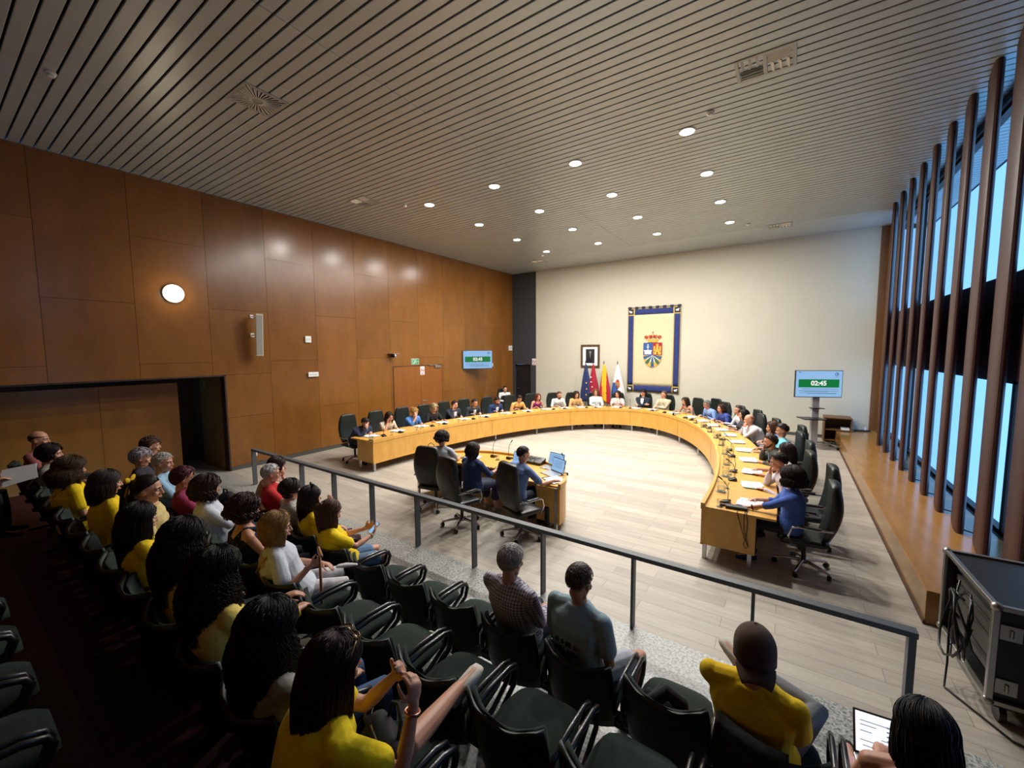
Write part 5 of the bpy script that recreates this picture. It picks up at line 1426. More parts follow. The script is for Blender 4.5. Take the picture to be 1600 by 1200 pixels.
for key, h, yaw, lab, kw in C:
    kw = dict(kw); kw.setdefault('lod', 2)
    person(key, 'seated ' + lab if len(lab.split()) < 14 else lab, h, 0.0, yaw, group=GC, **kw)
    chair_at(key, 0.16 if key in ('n26', 'n27') else 0.05, label='dark green leather office chair of the ' + ' '.join(lab.replace(',', '').split()[:9]))

# clerks in the middle
GK = 'clerks at the small table'
person('s1', 'clerk with short black curls in a pale grey top, at the small table', (-5.46, 5.66, 1.20), 0, 12, hair=('curlyshort', BLK), top=('tee', '#a9b0b8'), bottom=('trousers', '#1a1a20'), L='table', R='table', lod=1, hp=-18, hy=-15, group=GK)
person('s2', 'clerk with dark brown hair in a navy blouse writing at the small table', (-4.43, 5.34, 1.18), 0, -8, hair=('long', '#2b1c14'), hopt=dict(L=0.16), top=('blouse', '#2c3c66'), bottom=('skirt', '#20263c'), L='table', R='table', lod=1, hp=-20, hy=-10, group=GK, shoes='#a09684')
person('s3', 'male clerk in light blue shirt at a laptop on the small table', (-3.52, 5.52, 1.20), 0, -18, sex='m', hair=('crop', DB_), top=('shirt', '#6f86b8'), hopt=dict(short=1), bottom=('trousers', '#23242c'), L='table', R=((0.36, 0.50, 0.78), (0.3, 1, 0), (0, 0, -1)), lod=1, hp=-12, hy=-12, group=GK)
office_chair(-5.30, 5.30, math.radians(14), 'black leather office chair of the curly-haired clerk, leftmost at the small table', 'office chairs at the clerks table', True)
office_chair(-4.38, 4.97, math.radians(-12), 'black leather office chair of the clerk in navy, middle of the small table', 'office chairs at the clerks table', True)
office_chair(-3.34, 5.20, math.radians(-20), 'black leather office chair of the male clerk, rightmost at the small table', 'office chairs at the clerks table', True)
# attendant standing at the back
person('att', 'attendant in white shirt and black waistcoat at the far corner of the wooden wall', (-10.25, 14.6, 1.18), 0, -125, sex='m', hair=('crop', BLK), top=('shirt', '#dcdcdc'), bottom=('trousers', '#15151a'), L='lap', R='lap', lod=2)
P = PEOPLE['att']
e = MB()
e.loft([ring_at(P['sp'](t), P['sx'], P['sv'], a*1.13 + 0.028, b*1.08 + 0.034) for t, a, b in ((0.0, 0.178, 0.128), (0.25, 0.15, 0.108), (0.5, 0.152, 0.112), (0.72, 0.150, 0.118), (0.84, 0.11, 0.1))])
e.build('waistcoat', cm('#14151a'), P['obj'], smooth=True)
office_chair(-10.28, 14.62, math.radians(-125), 'dark green office chair of the attendant by the wooden wall')
office_chair(-2.15, 15.1, math.radians(140), 'empty dark green office chair standing behind the bare-armed woman')

# ------------------------------------------------------------------ audience
GA = 'audience members in the stepped seats'
_person = person
def person(key, *a, **k):
    if k.get('group') == GA and key not in ('womrail', 'paper', 'r5', 'lap'): k['recline'] = True
    return _person(key, *a, **k)
Y = '#efcc00'
def lean_hand(x, y, z, d, n, pole=None): return ((x, y, z), d, n) if pole is None else ((x, y, z), d, n, pole)
# front row (floor 0)
person('womrail', 'woman with dark brown hair leaning her cheek on her hand by the handrail', (-6.50, 3.10, 1.13), 0, -25, hair=('bob', '#2a1b13'), hopt=dict(L=0.1), top=('strap', '#b98a5e'), skin='mid', L='lap', R='cheek', lod=1, hp=-12, group=GA)
person('redman', 'white-haired man with glasses in a red polo shirt in the front row', (-5.98, 2.76, 1.18), 0, -22, sex='m', hair=('short', '#b4b0ac'), top=('polo', '#b01818'), hopt=dict(fat=1.15), L='lap', R='lap', lod=1, hp=-5, group=GA)
person('bob', 'woman with short dark bob in a pale patterned blouse beside the red polo man', (-5.15, 2.6, 1.15), 0, -12, hair=('bob', '#20130e'), hopt=dict(L=0.04), top=('tee', 'greyprint'), L='lap', R='lap', lod=1, group=GA)
person('bow', 'long-haired woman in yellow t-shirt wearing a grey bow headband', (-4.66, 2.58, 1.16), 0, -12, hair=('long', '#1a100c'), hopt=dict(L=0.42), top=('tee', Y), bottom=('trousers', '#3a1420'), L='lap', R=((0.10, 0.34, 1.02), (-0.1, 0.1, 1), (-1, 0, 0)), Rc=0.2, lod=1, group=GA)
person('pony', 'woman in yellow t-shirt and denim shorts looking at her phone', (-4.08, 2.47, 1.14), 0, -14, hair=('pony', '#4a2c1c'), hopt=dict(L=0.3, half=1), top=('tee', Y), bottom=('shorts', '#5d7ba0'), L='phone', R='phone', lod=1, hp=-22, group=GA, shoes='#d4d0c8', knee=(0.08, 0.16))
person('plaid', 'grey-haired man in a checked shirt in the front row', (-1.79, 2.62, 1.20), 0, -6, sex='m', hair=('short', '#aaa49e'), top=('shirt', 'plaid'), bottom=('trousers', '#2a2f3c'), L='lap', R='lap', lod=0, hp=-6, group=GA)
person('gray', 'short-haired man in a grey-blue t-shirt with lettering on its back', (-1.19, 2.62, 1.22), 0, -10, sex='m', skin='tan', hair=('crop', '#5a4a3e'), top=('tee', '#8ea6b2'), bottom=('shorts', '#b9bec6'), L='lap', R='lap', lod=0, hp=-16, group=GA, shoes='#5a3a2c', legs={-1: ((-0.12, 0.44, 0.52), (-0.10, 0.20, 0.09)), 1: ((0.26, 0.44, 0.53), (0.20, 0.34, 0.09))}, hopt=dict(fat=1.05))
person('cap', 'man in yellow t-shirt and backwards brown cap, legs crossed', (-0.09, 2.56, 1.20), 0, -8, sex='m', skin='tan', hair=('crop', '#2a1c14'), top=('tee', '#ecc400'), bottom=('trousers', '#6d6f72'), L=((-0.02, 0.30, 1.02), (0.2, 0.2, 1), (0, -1, 0)), R='lap', lod=0, hp=-10, hy=15, group=GA, shoes='#b9b2a4', hopt=dict(fat=1.12),
       legs={1: ((0.26, 0.42, 0.62), (-0.22, 0.62, 0.58), (-0.7, 0.5, 0.5)), -1: ((-0.1, 0.45, 0.53), (-0.08, 0.42, 0.085))})
person('lap', 'long black-haired woman with bare shoulders using a laptop, rightmost in the front row', (0.60, 2.52, 1.12), 0, -4, hair=('long', '#0f0b0a'), hopt=dict(L=0.42, wave=0.008), top=('strap', '#c99aa0'), bottom=('trousers', '#b98d92'), skin='mid', L=((-0.14, 0.40, 0.80), (0.3, 0.9, 0), (0, 0, -1)), R=((0.12, 0.40, 0.80), (-0.3, 0.9, 0), (0, 0, -1)), lod=0, hp=-22, group=GA, shoes=None,
       legs={-1: ((-0.12, 0.46, 0.54), (-0.20, 0.86, 0.30), (-0.15, 1, 0.25)), 1: ((0.12, 0.48, 0.54), (0.1, 0.45, 0.09))})
# second row (floor 0.2)
F = 0.2
person('brown', 'brown-haired person half hidden behind the two grey-haired women', (-8.25, 2.05, 1.44), F, -20, hair=('wavyshort', '#4a3222'), top=('tee', '#3a2a26'), lod=1, group=GA)
person('greyL', 'woman with lilac-grey short hair in the second row on the left', (-7.72, 1.80, 1.37), F, -20, hair=('wavyshort', '#8d8690'), top=('blouse', '#2a2630'), lod=1, group=GA)
person('greyR', 'white-haired person in a pale blue shirt in the second row', (-7.03, 1.86, 1.39), F, -25, sex='m', hair=('short', '#b0aaa6'), top=('shirt', '#8fb2cc'), hopt=dict(short=1), lod=1, group=GA, hy=-15)
person('magenta', 'woman with short red-violet hair in a magenta top', (-6.10, 1.80, 1.35), F, -18, hair=('wavyshort', '#4a1524'), top=('tee', '#8a2348'), lod=1, group=GA)
person('curly', 'woman with wavy brown bob in a loose white shirt', (-5.40, 1.80, 1.36), F, -14, hair=('curlybob', '#35201a'), hopt=dict(L=0.14), top=('blouse', '#c9ccd6'), lod=1, group=GA, R='phone')
person('bobred', 'woman with dark reddish bob in a navy flecked top', (-4.33, 1.74, 1.36), F, -10, hair=('curlybob', '#2e110c'), hopt=dict(L=0.08), top=('sleeveless', 'navydots'), lod=1, group=GA)
person('blonde', 'blonde woman in white top and beige shawl holding a wooden stick', (-3.68, 1.72, 1.35), F, -22, hair=('bob', '#8d6a3c'), hopt=dict(L=0.16, fat=1.2), top=('tee', '#c6ccd6'), bottom=('trousers', '#c9c6c8'), lod=0, group=GA, R=((0.30, 0.40, 0.86), (-0.2, 1, 0.2), (-1, 0, 0)), Rc=1.1, L='lap', hy=-5)
# third row (floor 0.4)
F = 0.4
person('pink', 'bald man in a dusty pink shirt at the far left end', (-9.25, 1.02, 1.60), F, -30, sex='m', hair=('bald', '#3a281e'), hopt=dict(ring=1, fat=1.1), top=('shirt', '#8a4a48'), lod=1, group=GA)
person('darkbob', 'person with a dark bob between the bald man and the frizzy-haired woman', (-8.1, 0.98, 1.55), F, -20, hair=('bob', '#170e0c'), hopt=dict(L=0.08), top=('blouse', '#8a8478'), lod=1, group=GA)
person('curlb', 'woman with frizzy light brown hair in yellow with a dark strap', (-6.70, 0.95, 1.58), F, 0, hair=('longcurly', '#4d3722'), hopt=dict(L=0.20, wave=0.014, fat=1.15), top=('tee', Y), lod=0, group=GA)
person('longgrey', 'woman with long straight greying hair in a yellow t-shirt', (-5.66, 1.04, 1.58), F, 0, hair=('long', '#3a302a'), hopt=dict(L=0.22), top=('tee', Y), lod=0, group=GA)
person('ponybow', 'woman with a long ponytail tied with a yellow bow, in pale yellow knit', (-5.02, 1.20, 1.59), F, -22, hair=('pony', '#1d120d'), hopt=dict(L=0.46, back=0.06), top=('blouse', '#d6bf80'), lod=0, group=GA, hy=-12)
person('d1', 'woman with very long dark hair in yellow before the pale yellow knit', (-4.27, 0.95, 1.56), F, 5, hair=('long', '#140c0a'), hopt=dict(L=0.42, back=0.05), top=('tee', Y), lod=0, group=GA)
person('d2', 'woman with long dark wavy hair in yellow, left of the biggest curls', (-3.47, 1.00, 1.59), F, 5, hair=('longcurly', '#120b09'), hopt=dict(L=0.44, wave=0.010), top=('tee', Y), lod=0, group=GA)
person('d3', 'woman with a mass of dark tight curls in a pale yellow top', (-2.80, 0.95, 1.58), F, 2, hair=('longcurly', '#120a08'), hopt=dict(L=0.40, wave=0.020), top=('tee', '#e4cc62'), bottom=('trousers', '#3d3a2c'), lod=0, group=GA, hs=1.03, R=((0.20, 0.38, 0.80), (-0.5, 0.8, -0.1), (0, 0, -1)), L=((-0.02, 0.40, 0.80), (0.4, 0.8, 0.1), (0, 0, -1)), knee=(0.14, 0.22))
person('d4', 'black-haired woman in a grey t-shirt with sunglasses on her head', (-2.06, 0.90, 1.54), F, 0, hair=('longcurly', '#0e0908'), hopt=dict(L=0.42, wave=0.008), top=('tee', '#8d8c88'), bottom=('trousers', '#3f5a80'), lod=0, group=GA, knee=(0.10, 0.16))
person('r5', 'woman with long dark red hair and sunglasses pinching her fingers, in yellow', (-1.56, 0.93, 1.56), F, -12, hair=('long', '#260a0a'), hopt=dict(L=0.46), top=('tee', '#f2d400'), bottom=('shorts', '#2a3350'), skin='mid', lod=0, group=GA, hp=-12,
       L=((0.13, 0.36, 1.06), (0.55, 0.25, 0.65), (0.3, -0.9, 0.3), (-0.2, 0.2, -1)), R=((0.30, 0.36, 1.04), (-0.15, 0.2, 1), (-1, -0.1, 0.1), (0.3, 0.1, -1)), Lc=0.9, Rc=1.0, shoes='#cfc8bb', legs={-1: ((-0.06, 0.44, 0.56), (-0.05, 0.40, 0.085)), 1: ((0.16, 0.42, 0.72), (-0.03, 0.82, 0.62), (-0.2, 0.9, 0.3))})
# fourth row, far left: only arms and papers in view
person('paper', 'person in dark clothes at the left edge holding papers', (-8.2, 0.12, 1.80), 0.6, -15, hair=('short', '#2a1c14'), top=('tee', '#141418'), bottom=('trousers', '#101014'), lod=1, group=GA, L=((0.05, 0.52, 0.74), (0.1, 1, 0.1), (0, 0, -1)), R=((0.30, 0.55, 0.74), (-0.2, 1, 0.1), (0, 0, -1)))

# ------------------------------------------------------------------ audience seats and the beams that carry them
def short_of(k): return PEOPLE[k]['short']
RY = {'A': (2.55, 0.0), 'B': (1.75, 0.2), 'C': (0.95, 0.4), 'D': (-0.15, 0.6)}
SEATP = 0.578
ROWN = {'A': 'front row', 'B': 'second row', 'C': 'third row', 'D': 'fourth row'}
SX = {'A': [(-6.48 + 0.0, 'womrail')], }
occ = {'A': ['womrail', 'redman', 'bob', 'bow', 'pony', 'plaid', 'gray', 'cap', 'lap'], 'B': ['brown', 'greyL', 'greyR', 'magenta', 'curly', 'bobred', 'blonde'], 'C': ['pink', 'darkbob', 'curlb', 'longgrey', 'ponybow', 'd1', 'd2', 'd3', 'd4', 'r5'], 'D': ['paper']}
PH = {'A': -0.54, 'B': -0.585, 'C': -0.98, 'D': -2.38}
NLO = {'A': (-11, 2), 'B': (-13, 1), 'C': (-15, 0), 'D': (-10, 1)}
ORD = ['first', 'second', 'third', 'fourth', 'fifth', 'sixth', 'seventh', 'eighth', 'ninth', 'tenth', 'eleventh', 'twelfth', 'thirteenth', 'fourteenth', 'fifteenth', 'sixteenth', 'seventeenth']
for row in 'ABCD':
    y, z = RY[row]
    a, b = NLO[row]
    xs = [PH[row] + SEATP*k for k in range(a, b + 1)]
    xs.sort(reverse=True)
    used = {}
    for k in occ[row]:
        px = PEOPLE[k]['origin'].x
        c = min((x for x in xs if x not in used), key=lambda x: abs(x - px)); used[c] = k
    for i, x in enumerate(xs):
        st = ('under the ' + ' '.join(short_of(used[x]).replace(',', '').split()[:7])) if x in used else 'empty'
        seat(x, y, z, 'dark green auditorium seat, %s from the window end of the %s, %s' % (ORD[i], ROWN[row], 'occupied' if x in used else 'empty'), 'dark green auditorium seats')
    x0, x1 = min(xs) - 0.28, max(xs) + 0.28
    r = thing('seating_beam', 'long black steel beam carrying the %s of seats' % ROWN[row], 'seat beam', ((x0 + x1)/2, y, z), 0, 'beams under the seat rows')
    MB().b2((x0 - (x0+x1)/2, 0.03, 0.27), (x1 - (x0+x1)/2, 0.11, 0.335)).build('beam', M_black, r, bevel=0.004)
    n = 0
    for k in range(0, len(xs), 2):
        lx = xs[k] + SEATP/2 - (x0 + x1)/2
        MB().b2((lx - 0.03, 0.04, 0.02), (lx + 0.03, 0.10, 0.28)).b2((lx - 0.035, -0.16, 0.0), (lx + 0.035, 0.26, 0.025)).build('leg', M_black, r, bevel=0.004)
# ------------------------------------------------------------------ what people wear, hold and have beside them
def W2(key, p):      # a point in the person's own space -> world
    P = PEOPLE[key]; return P['origin'] + Matrix.Rotation(P['yaw'], 3, 'Z') @ V(p)
def on_head(key, mb_fn, name, m, hs=1.0):
    P = PEOPLE[key]; e = MB(); e.M = P['HT'] @ Matrix.Scale(hs, 4); mb_fn(e); return e.build(name, m, P['obj'], smooth=True)
def glasses(b):
    for q in (-1, 1):
        b.tube([(q*0.034 + 0.026*math.cos(2*PI*k/14), 0.102, 0.002 + 0.019*math.sin(2*PI*k/14)) for k in range(14)], 0.0022, 5, closed=True)
        b.tube([(q*0.060, 0.100, 0.008), (q*0.082, 0.05, 0.01), (q*0.084, -0.015, 0.004)], 0.002, 5)
    b.tube([(-0.01, 0.104, 0.006), (0.01, 0.104, 0.006)], 0.002, 5)
for k in ('redman', 'bobred', 'n17', 'd2'): on_head(k, glasses, 'glasses', M_black)
def sunglasses(b):
    for q in (-1, 1):
        b.tube([(q*0.036 + 0.030*math.cos(2*PI*k/14), 0.055 + 0.016*math.sin(2*PI*k/14), 0.122 + 0.010*math.sin(2*PI*k/14)) for k in range(14)], 0.004, 6, closed=True)
        b.ell((q*0.036, 0.055, 0.121), (0.027, 0.014, 0.006))
        b.tube([(q*0.066, 0.05, 0.118), (q*0.094, 0.02, 0.075), (q*0.096, -0.02, 0.03)], 0.0042, 6)
on_head('r5', sunglasses, 'sunglasses', mat('tortoise_gold', '#6e5a3a', 0.2, 0.3)); on_head('d4', sunglasses, 'sunglasses', M_black)
# cap worn backwards
def cap_dome(b):
    rings = []
    for k in range(10):
        ph = k/9*PI*0.5
        rings.append([HC + V((math.sin(a)*(HR[0] + 0.018)*math.cos(ph), -math.cos(a)*(HR[1] + 0.018)*math.cos(ph), -0.0 + (HR[2] + 0.020)*math.sin(ph))) for a in [2*PI*q/28 for q in range(28)]])
    rings = [[p + V((0, 0, -0.06 if p.y < 0.02 else -0.03)) for p in rings[0]]] + rings[:-1] + [[HC + V((0, 0, HR[2] + 0.02)) + (p - HC)*0.02 for p in rings[-2]]]
    b.loft(rings); b.ell(HC + V((0, 0, HR[2] + 0.022)), (0.008, 0.008, 0.005))
capo = on_head('cap', cap_dome, 'cap', cloth_m('#4a3324'), 1.09)
def cap_bill(b):
    rings = []
    for k in range(7):
        t = k/6; w = 0.088*(1 - 0.30*t*t); y = -0.085 - 0.085*t; z = -0.022 - 0.055*t
        rings.append([V((w*u, y + 0.03*abs(u)**2.2*(1-t)*0.5, z - 0.016*u*u + s*0.002)) for s, us in ((1, (-1, -.6, -.2, .2, .6, 1)), (-1, (1, .6, .2, -.2, -.6, -1))) for u in us])
    b.loft(rings)
P = PEOPLE['cap']; e = MB(); e.M = P['HT'] @ Matrix.Scale(1.09, 4); cap_bill(e); e.build('cap_bill', cloth_m('#4a3324'), capo, smooth=True)
# bows
def bow(b, c, s):
    for q in (-1, 1):
        b.ell(V(c) + V((q*0.04*s, -0.01, 0.01)), (0.04*s, 0.014*s, 0.022*s), Matrix.Rotation(q*-0.35, 3, 'Y'))
        b.tube([V(c), V(c) + V((q*0.015, -0.02, -0.06*s)), V(c) + V((q*0.03, -0.025, -0.12*s))], [0.008, 0.014*s, 0.010*s], 6, flat=0.4)
    b.ell(c, (0.014*s, 0.014*s, 0.014*s))
on_head('ponybow', lambda b: bow(b, (0, -0.135, 0.085), 1.25), 'hair_bow', cloth_m('#d4a800'))
def headband(b):
    b.tube([(0.094*math.cos(a), -0.005 + 0.02*math.sin(a), 0.028 + 0.108*math.sin(a)) for a in [PI*k/14 for k in range(15)]], 0.011, 6)
    bow(b, (0.0, 0.01, 0.14), 0.9)
on_head('bow', headband, 'headband', cloth_m('#3c4048'))
on_head('pony', lambda b: (b.ell((0.083, -0.012, -0.047), (0.005, 0.012, 0.012)), b.ell((-0.083, -0.012, -0.047), (0.005, 0.012, 0.012))), 'earrings', mat('gold', '#d0a850', 0.25, 1.0))
# bracelets, watches
def wristband(key, q, name, m, r=0.030, th=0.006, t=0.9):
    P = PEOPLE[key]; s0, e0, w0 = P['arms'][q][:3]; c = e0.lerp(w0, t); x, y, d = frame_from(w0 - e0)
    MB().tube([c + (x*math.cos(a) + y*math.sin(a))*r for a in [2*PI*k/16 for k in range(16)]], th, 6, closed=True).build(name, m, P['obj'], smooth=True)
wristband('r5', 1, 'bracelet', mat('rose_gold', '#c08a74', 0.25, 1.0)); wristband('d3', 1, 'wristband', cloth_m('#d4a800'), 0.032, 0.010); wristband('n27', -1, 'watch', M_black, 0.030, 0.009); wristband('d2', 1, 'bracelet', M_black); wristband('n21', 1, 'watch', M_black, 0.034, 0.008); wristband('pony', 1, 'bracelet', M_chrome, 0.028, 0.004)
# lettering on the back of the grey-blue t-shirt
P = PEOPLE['gray']
M_print = mat('shirt_print', '#2c3640', 0.9); M_print2 = mat('shirt_print_red', '#6a4048', 0.9)
def back_text(s, t, x, size, m):
    c = P['sp'](t) - P['sv']*0.141 + P['sx']*x
    d = P['su']; R = Matrix((P['sx'], d, P['sx'].cross(d))).transposed()
    o = text(s, size, m, P['obj'], c, R.to_euler(), 'shirt_lettering', ext=0.005)
back_text('L A', 0.56, -0.095, 0.048, M_print); back_text('S BE', 0.56, 0.005, 0.048, M_print); back_text('BA', 0.56, 0.095, 0.048, M_print2)
back_text('LDE L VENI', 0.45, -0.0, 0.045, M_print); back_text('E  T', 0.35, 0.0, 0.045, M_print)
# beige shawl and strap
P = PEOPLE['blonde']; e = MB()
e.loft([ring_at(P['sp'](t) - P['sv']*0.035, P['sx'], P['sv'], a, b) for t, a, b in ((0.05, 0.17, 0.135), (0.35, 0.165, 0.13), (0.62, 0.178, 0.128), (0.84, 0.165, 0.108), (0.93, 0.11, 0.08))])
e.build('shawl', cloth_m('#b59c84'), P['obj'], smooth=True)
def strap(key, m, side=1, off=0.14):
    P = PEOPLE[key]; sp, sx, sv = P['sp'], P['sx'], P['sv']
    MB().tube([sp(0.0) - sv*(off) - sx*side*0.14, sp(0.4) - sv*(off) - sx*side*0.05, sp(0.75) - sv*(off - 0.005) + sx*side*0.07, sp(0.93) - sv*0.07 + sx*side*0.115, sp(0.93) + sv*0.06 + sx*side*0.115], 0.012, 6, flat=0.5).build('bag_strap', m, P['obj'], smooth=True)
strap('curlb', cloth_m('#1d1210')); strap('blonde', cloth_m('#7a5a3e'), 1, 0.175)
# sandals
for key, m in (('lap', M_blackmat),):
    P = PEOPLE[key]
    for q in (-1, 1):
        hip, kn, an, fd = P['legs'][q]; rd = fd.cross(V((0, 0, 1))).normalized(); up = rd.cross(fd)
        e = MB(); rings = []
        for u, w in ((-0.07, 0.03), (0.0, 0.04), (0.1, 0.047), (0.17, 0.044), (0.2, 0.03)):
            rings.append(ring_at(an + fd*u - up*0.078, rd, up, w, 0.014, 12, 0.7))
        e.loft(rings)
        for u, h in ((0.02, 0.0), (0.11, -0.02)):
            e.tube([an + fd*u + rd*0.045*math.cos(a) + up*(-0.072 + (0.062 + h)*math.sin(a)) for a in [PI*k/8 for k in range(9)]], 0.010, 6, flat=0.5)
        e.build('sandal', m, P['obj'], smooth=True)

def world_thing(name, label, cat, key, p, rz=0.0, group=None):
    c = W2(key, p); return thing(name, label, cat, c, PEOPLE[key]['yaw'] + rz, group)
# phone
def phone(key, q, label, off=(0, 0.07, 0.03)):
    w = PEOPLE[key]['arms'][q][2]
    r = world_thing('mobile_phone', label, 'phone', key, w + V(off))
    R = Matrix.Rotation(math.radians(-50), 3, 'X')
    MB().box((0, 0, 0), (0.072, 0.009, 0.15), R).build('body', M_black, r, bevel=0.003)
    MB().box(R @ V((0, -0.0055, 0)), (0.066, 0.001, 0.14), R).build('display', M_scr, r)
phone('pony', 1, 'mobile phone in the hands of the woman in denim shorts', (-0.09, 0.06, 0.03)); phone('gray', -1, 'mobile phone held by the man in the grey-blue t-shirt', (0.07, 0.09, 0.06))
# cane
w = PEOPLE['blonde']['arms'][1][2]
r = world_thing('walking_stick', 'wooden walking stick held by the blonde woman', 'walking stick', 'blonde', (w.x - 0.01, w.y + 0.085, 0))
M_cane = mat('cane_wood', '#8a5a30', 0.45)
MB().tube([(0, 0, 0.02), (0, -0.005, 0.93)], 0.012, 8).build('shaft', M_cane, r, smooth=True)
MB().tube([(-0.08, 0.0, 0.965), (-0.03, 0, 0.95), (0.03, 0, 0.945), (0.09, 0, 0.96)], [0.013, 0.017, 0.016, 0.010], 8, True).build('handle', M_cane, r, smooth=True)
MB().tube([(0, 0, 0), (0, 0, 0.03)], 0.015, 8).build('rubber_tip', M_black, r)
# laptop on the rightmost woman's lap
r = world_thing('laptop', 'open laptop on the lap of the black-haired woman at right', 'laptop', 'lap', (-0.05, 0.44, 0.645), math.radians(10))
MB().b2((-0.16, -0.11, 0), (0.16, 0.11, 0.016)).build('keyboard_base', M_steel, r, bevel=0.003)
R = Matrix.Rotation(math.radians(-18), 3, 'X')
sc = MB().box(V((0, 0.11, 0.016)) + R @ V((0, 0.004, 0.11)), (0.32, 0.008, 0.22), R).build('lid', M_black, r, bevel=0.002)
MB().box(V((0, 0.11, 0.016)) + R @ V((0, -0.001, 0.112)), (0.30, 0.002, 0.198), R).build('display', mat('laptop_white', '#000000', 0.3, emit='#f2f4fa', estr=1.25), sc)
e = MB()
for k, (x0, x1, z) in enumerate(((-0.13, 0.02, 0.17), (-0.13, -0.06, 0.15), (-0.13, -0.08, 0.12), (-0.04, 0.1, 0.1), (-0.13, 0.12, 0.075), (-0.12, -0.02, 0.05), (0.02, 0.1, 0.04))):
    e.box(V((0, 0.11, 0.016)) + R @ V(((x0+x1)/2, -0.0025, z)), (x1 - x0, 0.001, 0.004), R)
for k in range(4): e.box(V((0, 0.11, 0.016)) + R @ V((-0.01, -0.0025, 0.17 - 0.022*k)), (0.012, 0.001, 0.008), R)
e.build('page_lines', mat('page_grey', '#000000', 0.3, emit='#8a93a8', estr=0.8), sc)
# papers in the hands at the left edge
P = PEOPLE['paper']; w = P['arms'][1][2]
r = world_thing('paper_sheets', 'white printed sheets held by the person at the left edge', 'papers', 'paper', (0.22, 0.64, 0.80))
R = Matrix.Rotation(math.radians(48), 3, 'Y') @ Matrix.Rotation(math.radians(12), 3, 'X')
MB().box((0, 0, 0), (0.22, 0.30, 0.004), R).box((0.03, 0.01, -0.006), (0.21, 0.30, 0.003), R @ Matrix.Rotation(0.15, 3, 'Z')).build('sheets', M_paper, r)
# bags and the jacket
r = thing('backpack', 'black backpack hanging behind the red polo man', 'backpack', (-6.55, 2.42, 0.45), 0.3)
e = MB(); e.loft([ring_at(V((0, 0, z)), V((1, 0, 0)), V((0, 1, 0)), a, b_, 18, 0.7) for z, a, b_ in ((0, 0.15, 0.09), (0.1, 0.17, 0.11), (0.3, 0.16, 0.10), (0.4, 0.12, 0.08), (0.45, 0.06, 0.04))]); e.build('body', M_blackmat, r, smooth=True)
MB().tube([(-0.04, -0.02, 0.43), (-0.03, -0.03, 0.5), (0.03, -0.03, 0.5), (0.04, -0.02, 0.43)], 0.012, 8).build('handle', M_blackmat, r, smooth=True)
MB().ell((0, -0.10, 0.16), (0.12, 0.05, 0.12)).build('front_pocket', M_black, r, smooth=True)
r = thing('jacket', 'crumpled black jacket lying on the empty front-row seat', 'jacket', (-0.60, 2.62, 0.49), 0.3)
e = MB(); rnd = random.Random(4)
for k in range(14):
    a = rnd.uniform(0, 6.28); d = rnd.uniform(0, 0.1)
    e.tube([(d*math.cos(a) + rnd.uniform(-.07, .07), d*math.sin(a) + rnd.uniform(-.07, .07), 0.03 + rnd.uniform(0, 0.08)) for q in range(3)], [0.03, 0.045, 0.025], 8, True)
e.tube([(-0.14, 0.02, 0.02), (0, -0.02, 0.05), (0.14, 0.05, 0.03)], [0.05, 0.07, 0.05], 10, True); e.tube([(-0.1, -0.1, 0.02), (-0.06, -0.12, 0.18), (0.02, -0.15, 0.30), (0.1, -0.13, 0.22)], [0.06, 0.05, 0.045, 0.05], 10, True)
e.fuse('fabric', cloth_m('#1b1c1f'), r, 0.008, 4)
r = thing('coat', 'dark grey-brown coat hung over the seat back behind the capped man', 'coat', (PH['A'] + SEATP, RY['A'][0], 0.0))
e = MB(); rings = []
US = [-1.12 + 1.30*q/14 for q in range(15)]
def shell_y(u, z): return -0.045 - 0.085*(1 - min(1, u*u)) - 0.10*(z - 0.40)/0.42
prof = [(0.60, 0.075), (0.72, 0.07), (0.815, 0.055), (0.86, 0.01), (0.84, -0.035), (0.74, -0.04), (0.60, -0.05), (0.45, -0.06), (0.30, -0.075), (0.20, -0.085)]
for s_, th in ((0, 0), ):
    outer = [[V((0.262*u*(1 + 0.08*max(0, 0.8 - z)), shell_y(u, max(z, 0.4)) + off + 0.012*math.sin(u*17 + z*6)*(0.9 - z), z - 0.02*math.sin(u*9)*(z < 0.35))) for u in US] for z, off in prof]
for k, row in enumerate(outer):
    z, off = prof[k]
    nrm = V((0, 1, 0)) if k < 3 else (V((0, 0, 1)) if k == 3 else V((0, -1, 0)))
    rings.append([p + nrm*0.016 for p in row] + [p for p in row[::-1]])
e.loft(rings); e.build('cloth', cloth_m('#2c2a25'), r, smooth=True)
r = world_thing('handbag', 'large black leather bag on the lap of the woman with dark red hair', 'bag', 'r5', (0.14, 0.30, 0.66), -0.2)
e = MB(); e.loft([ring_at(V((0, 0, z)), V((1, 0, 0)), V((0, 1, 0)), a, b_, 18, 0.6) for z, a, b_ in ((-0.04, 0.13, 0.08), (0.04, 0.155, 0.095), (0.13, 0.14, 0.075), (0.19, 0.12, 0.045), (0.21, 0.08, 0.02))]); e.build('body', M_blackmat, r, smooth=True)
for q in (-1, 1): MB().tube([(-0.07, q*0.04, 0.17), (-0.06, q*0.06, 0.25), (0, q*0.07, 0.28), (0.06, q*0.06, 0.25), (0.07, q*0.04, 0.17)], 0.008, 8).build('handle', M_blackmat, r, smooth=True)
MB().tube([(-0.11, -0.035, 0.195), (0, -0.04, 0.205), (0.11, -0.035, 0.195)], 0.004, 6).build('zip', M_chrome, r)
r = world_thing('folded_paper', 'white cloth lying on the lap of the blonde woman', 'cloth', 'blonde', (0.12, 0.40, 0.68))
MB().tube([(0.0, -0.05, 0.02), (0.06, 0.0, 0.04), (0.08, 0.08, 0.03)], [0.03, 0.035, 0.02], 8, True, flat=0.5).build('fabric', cloth_m('#d6d2d4'), r, smooth=True)
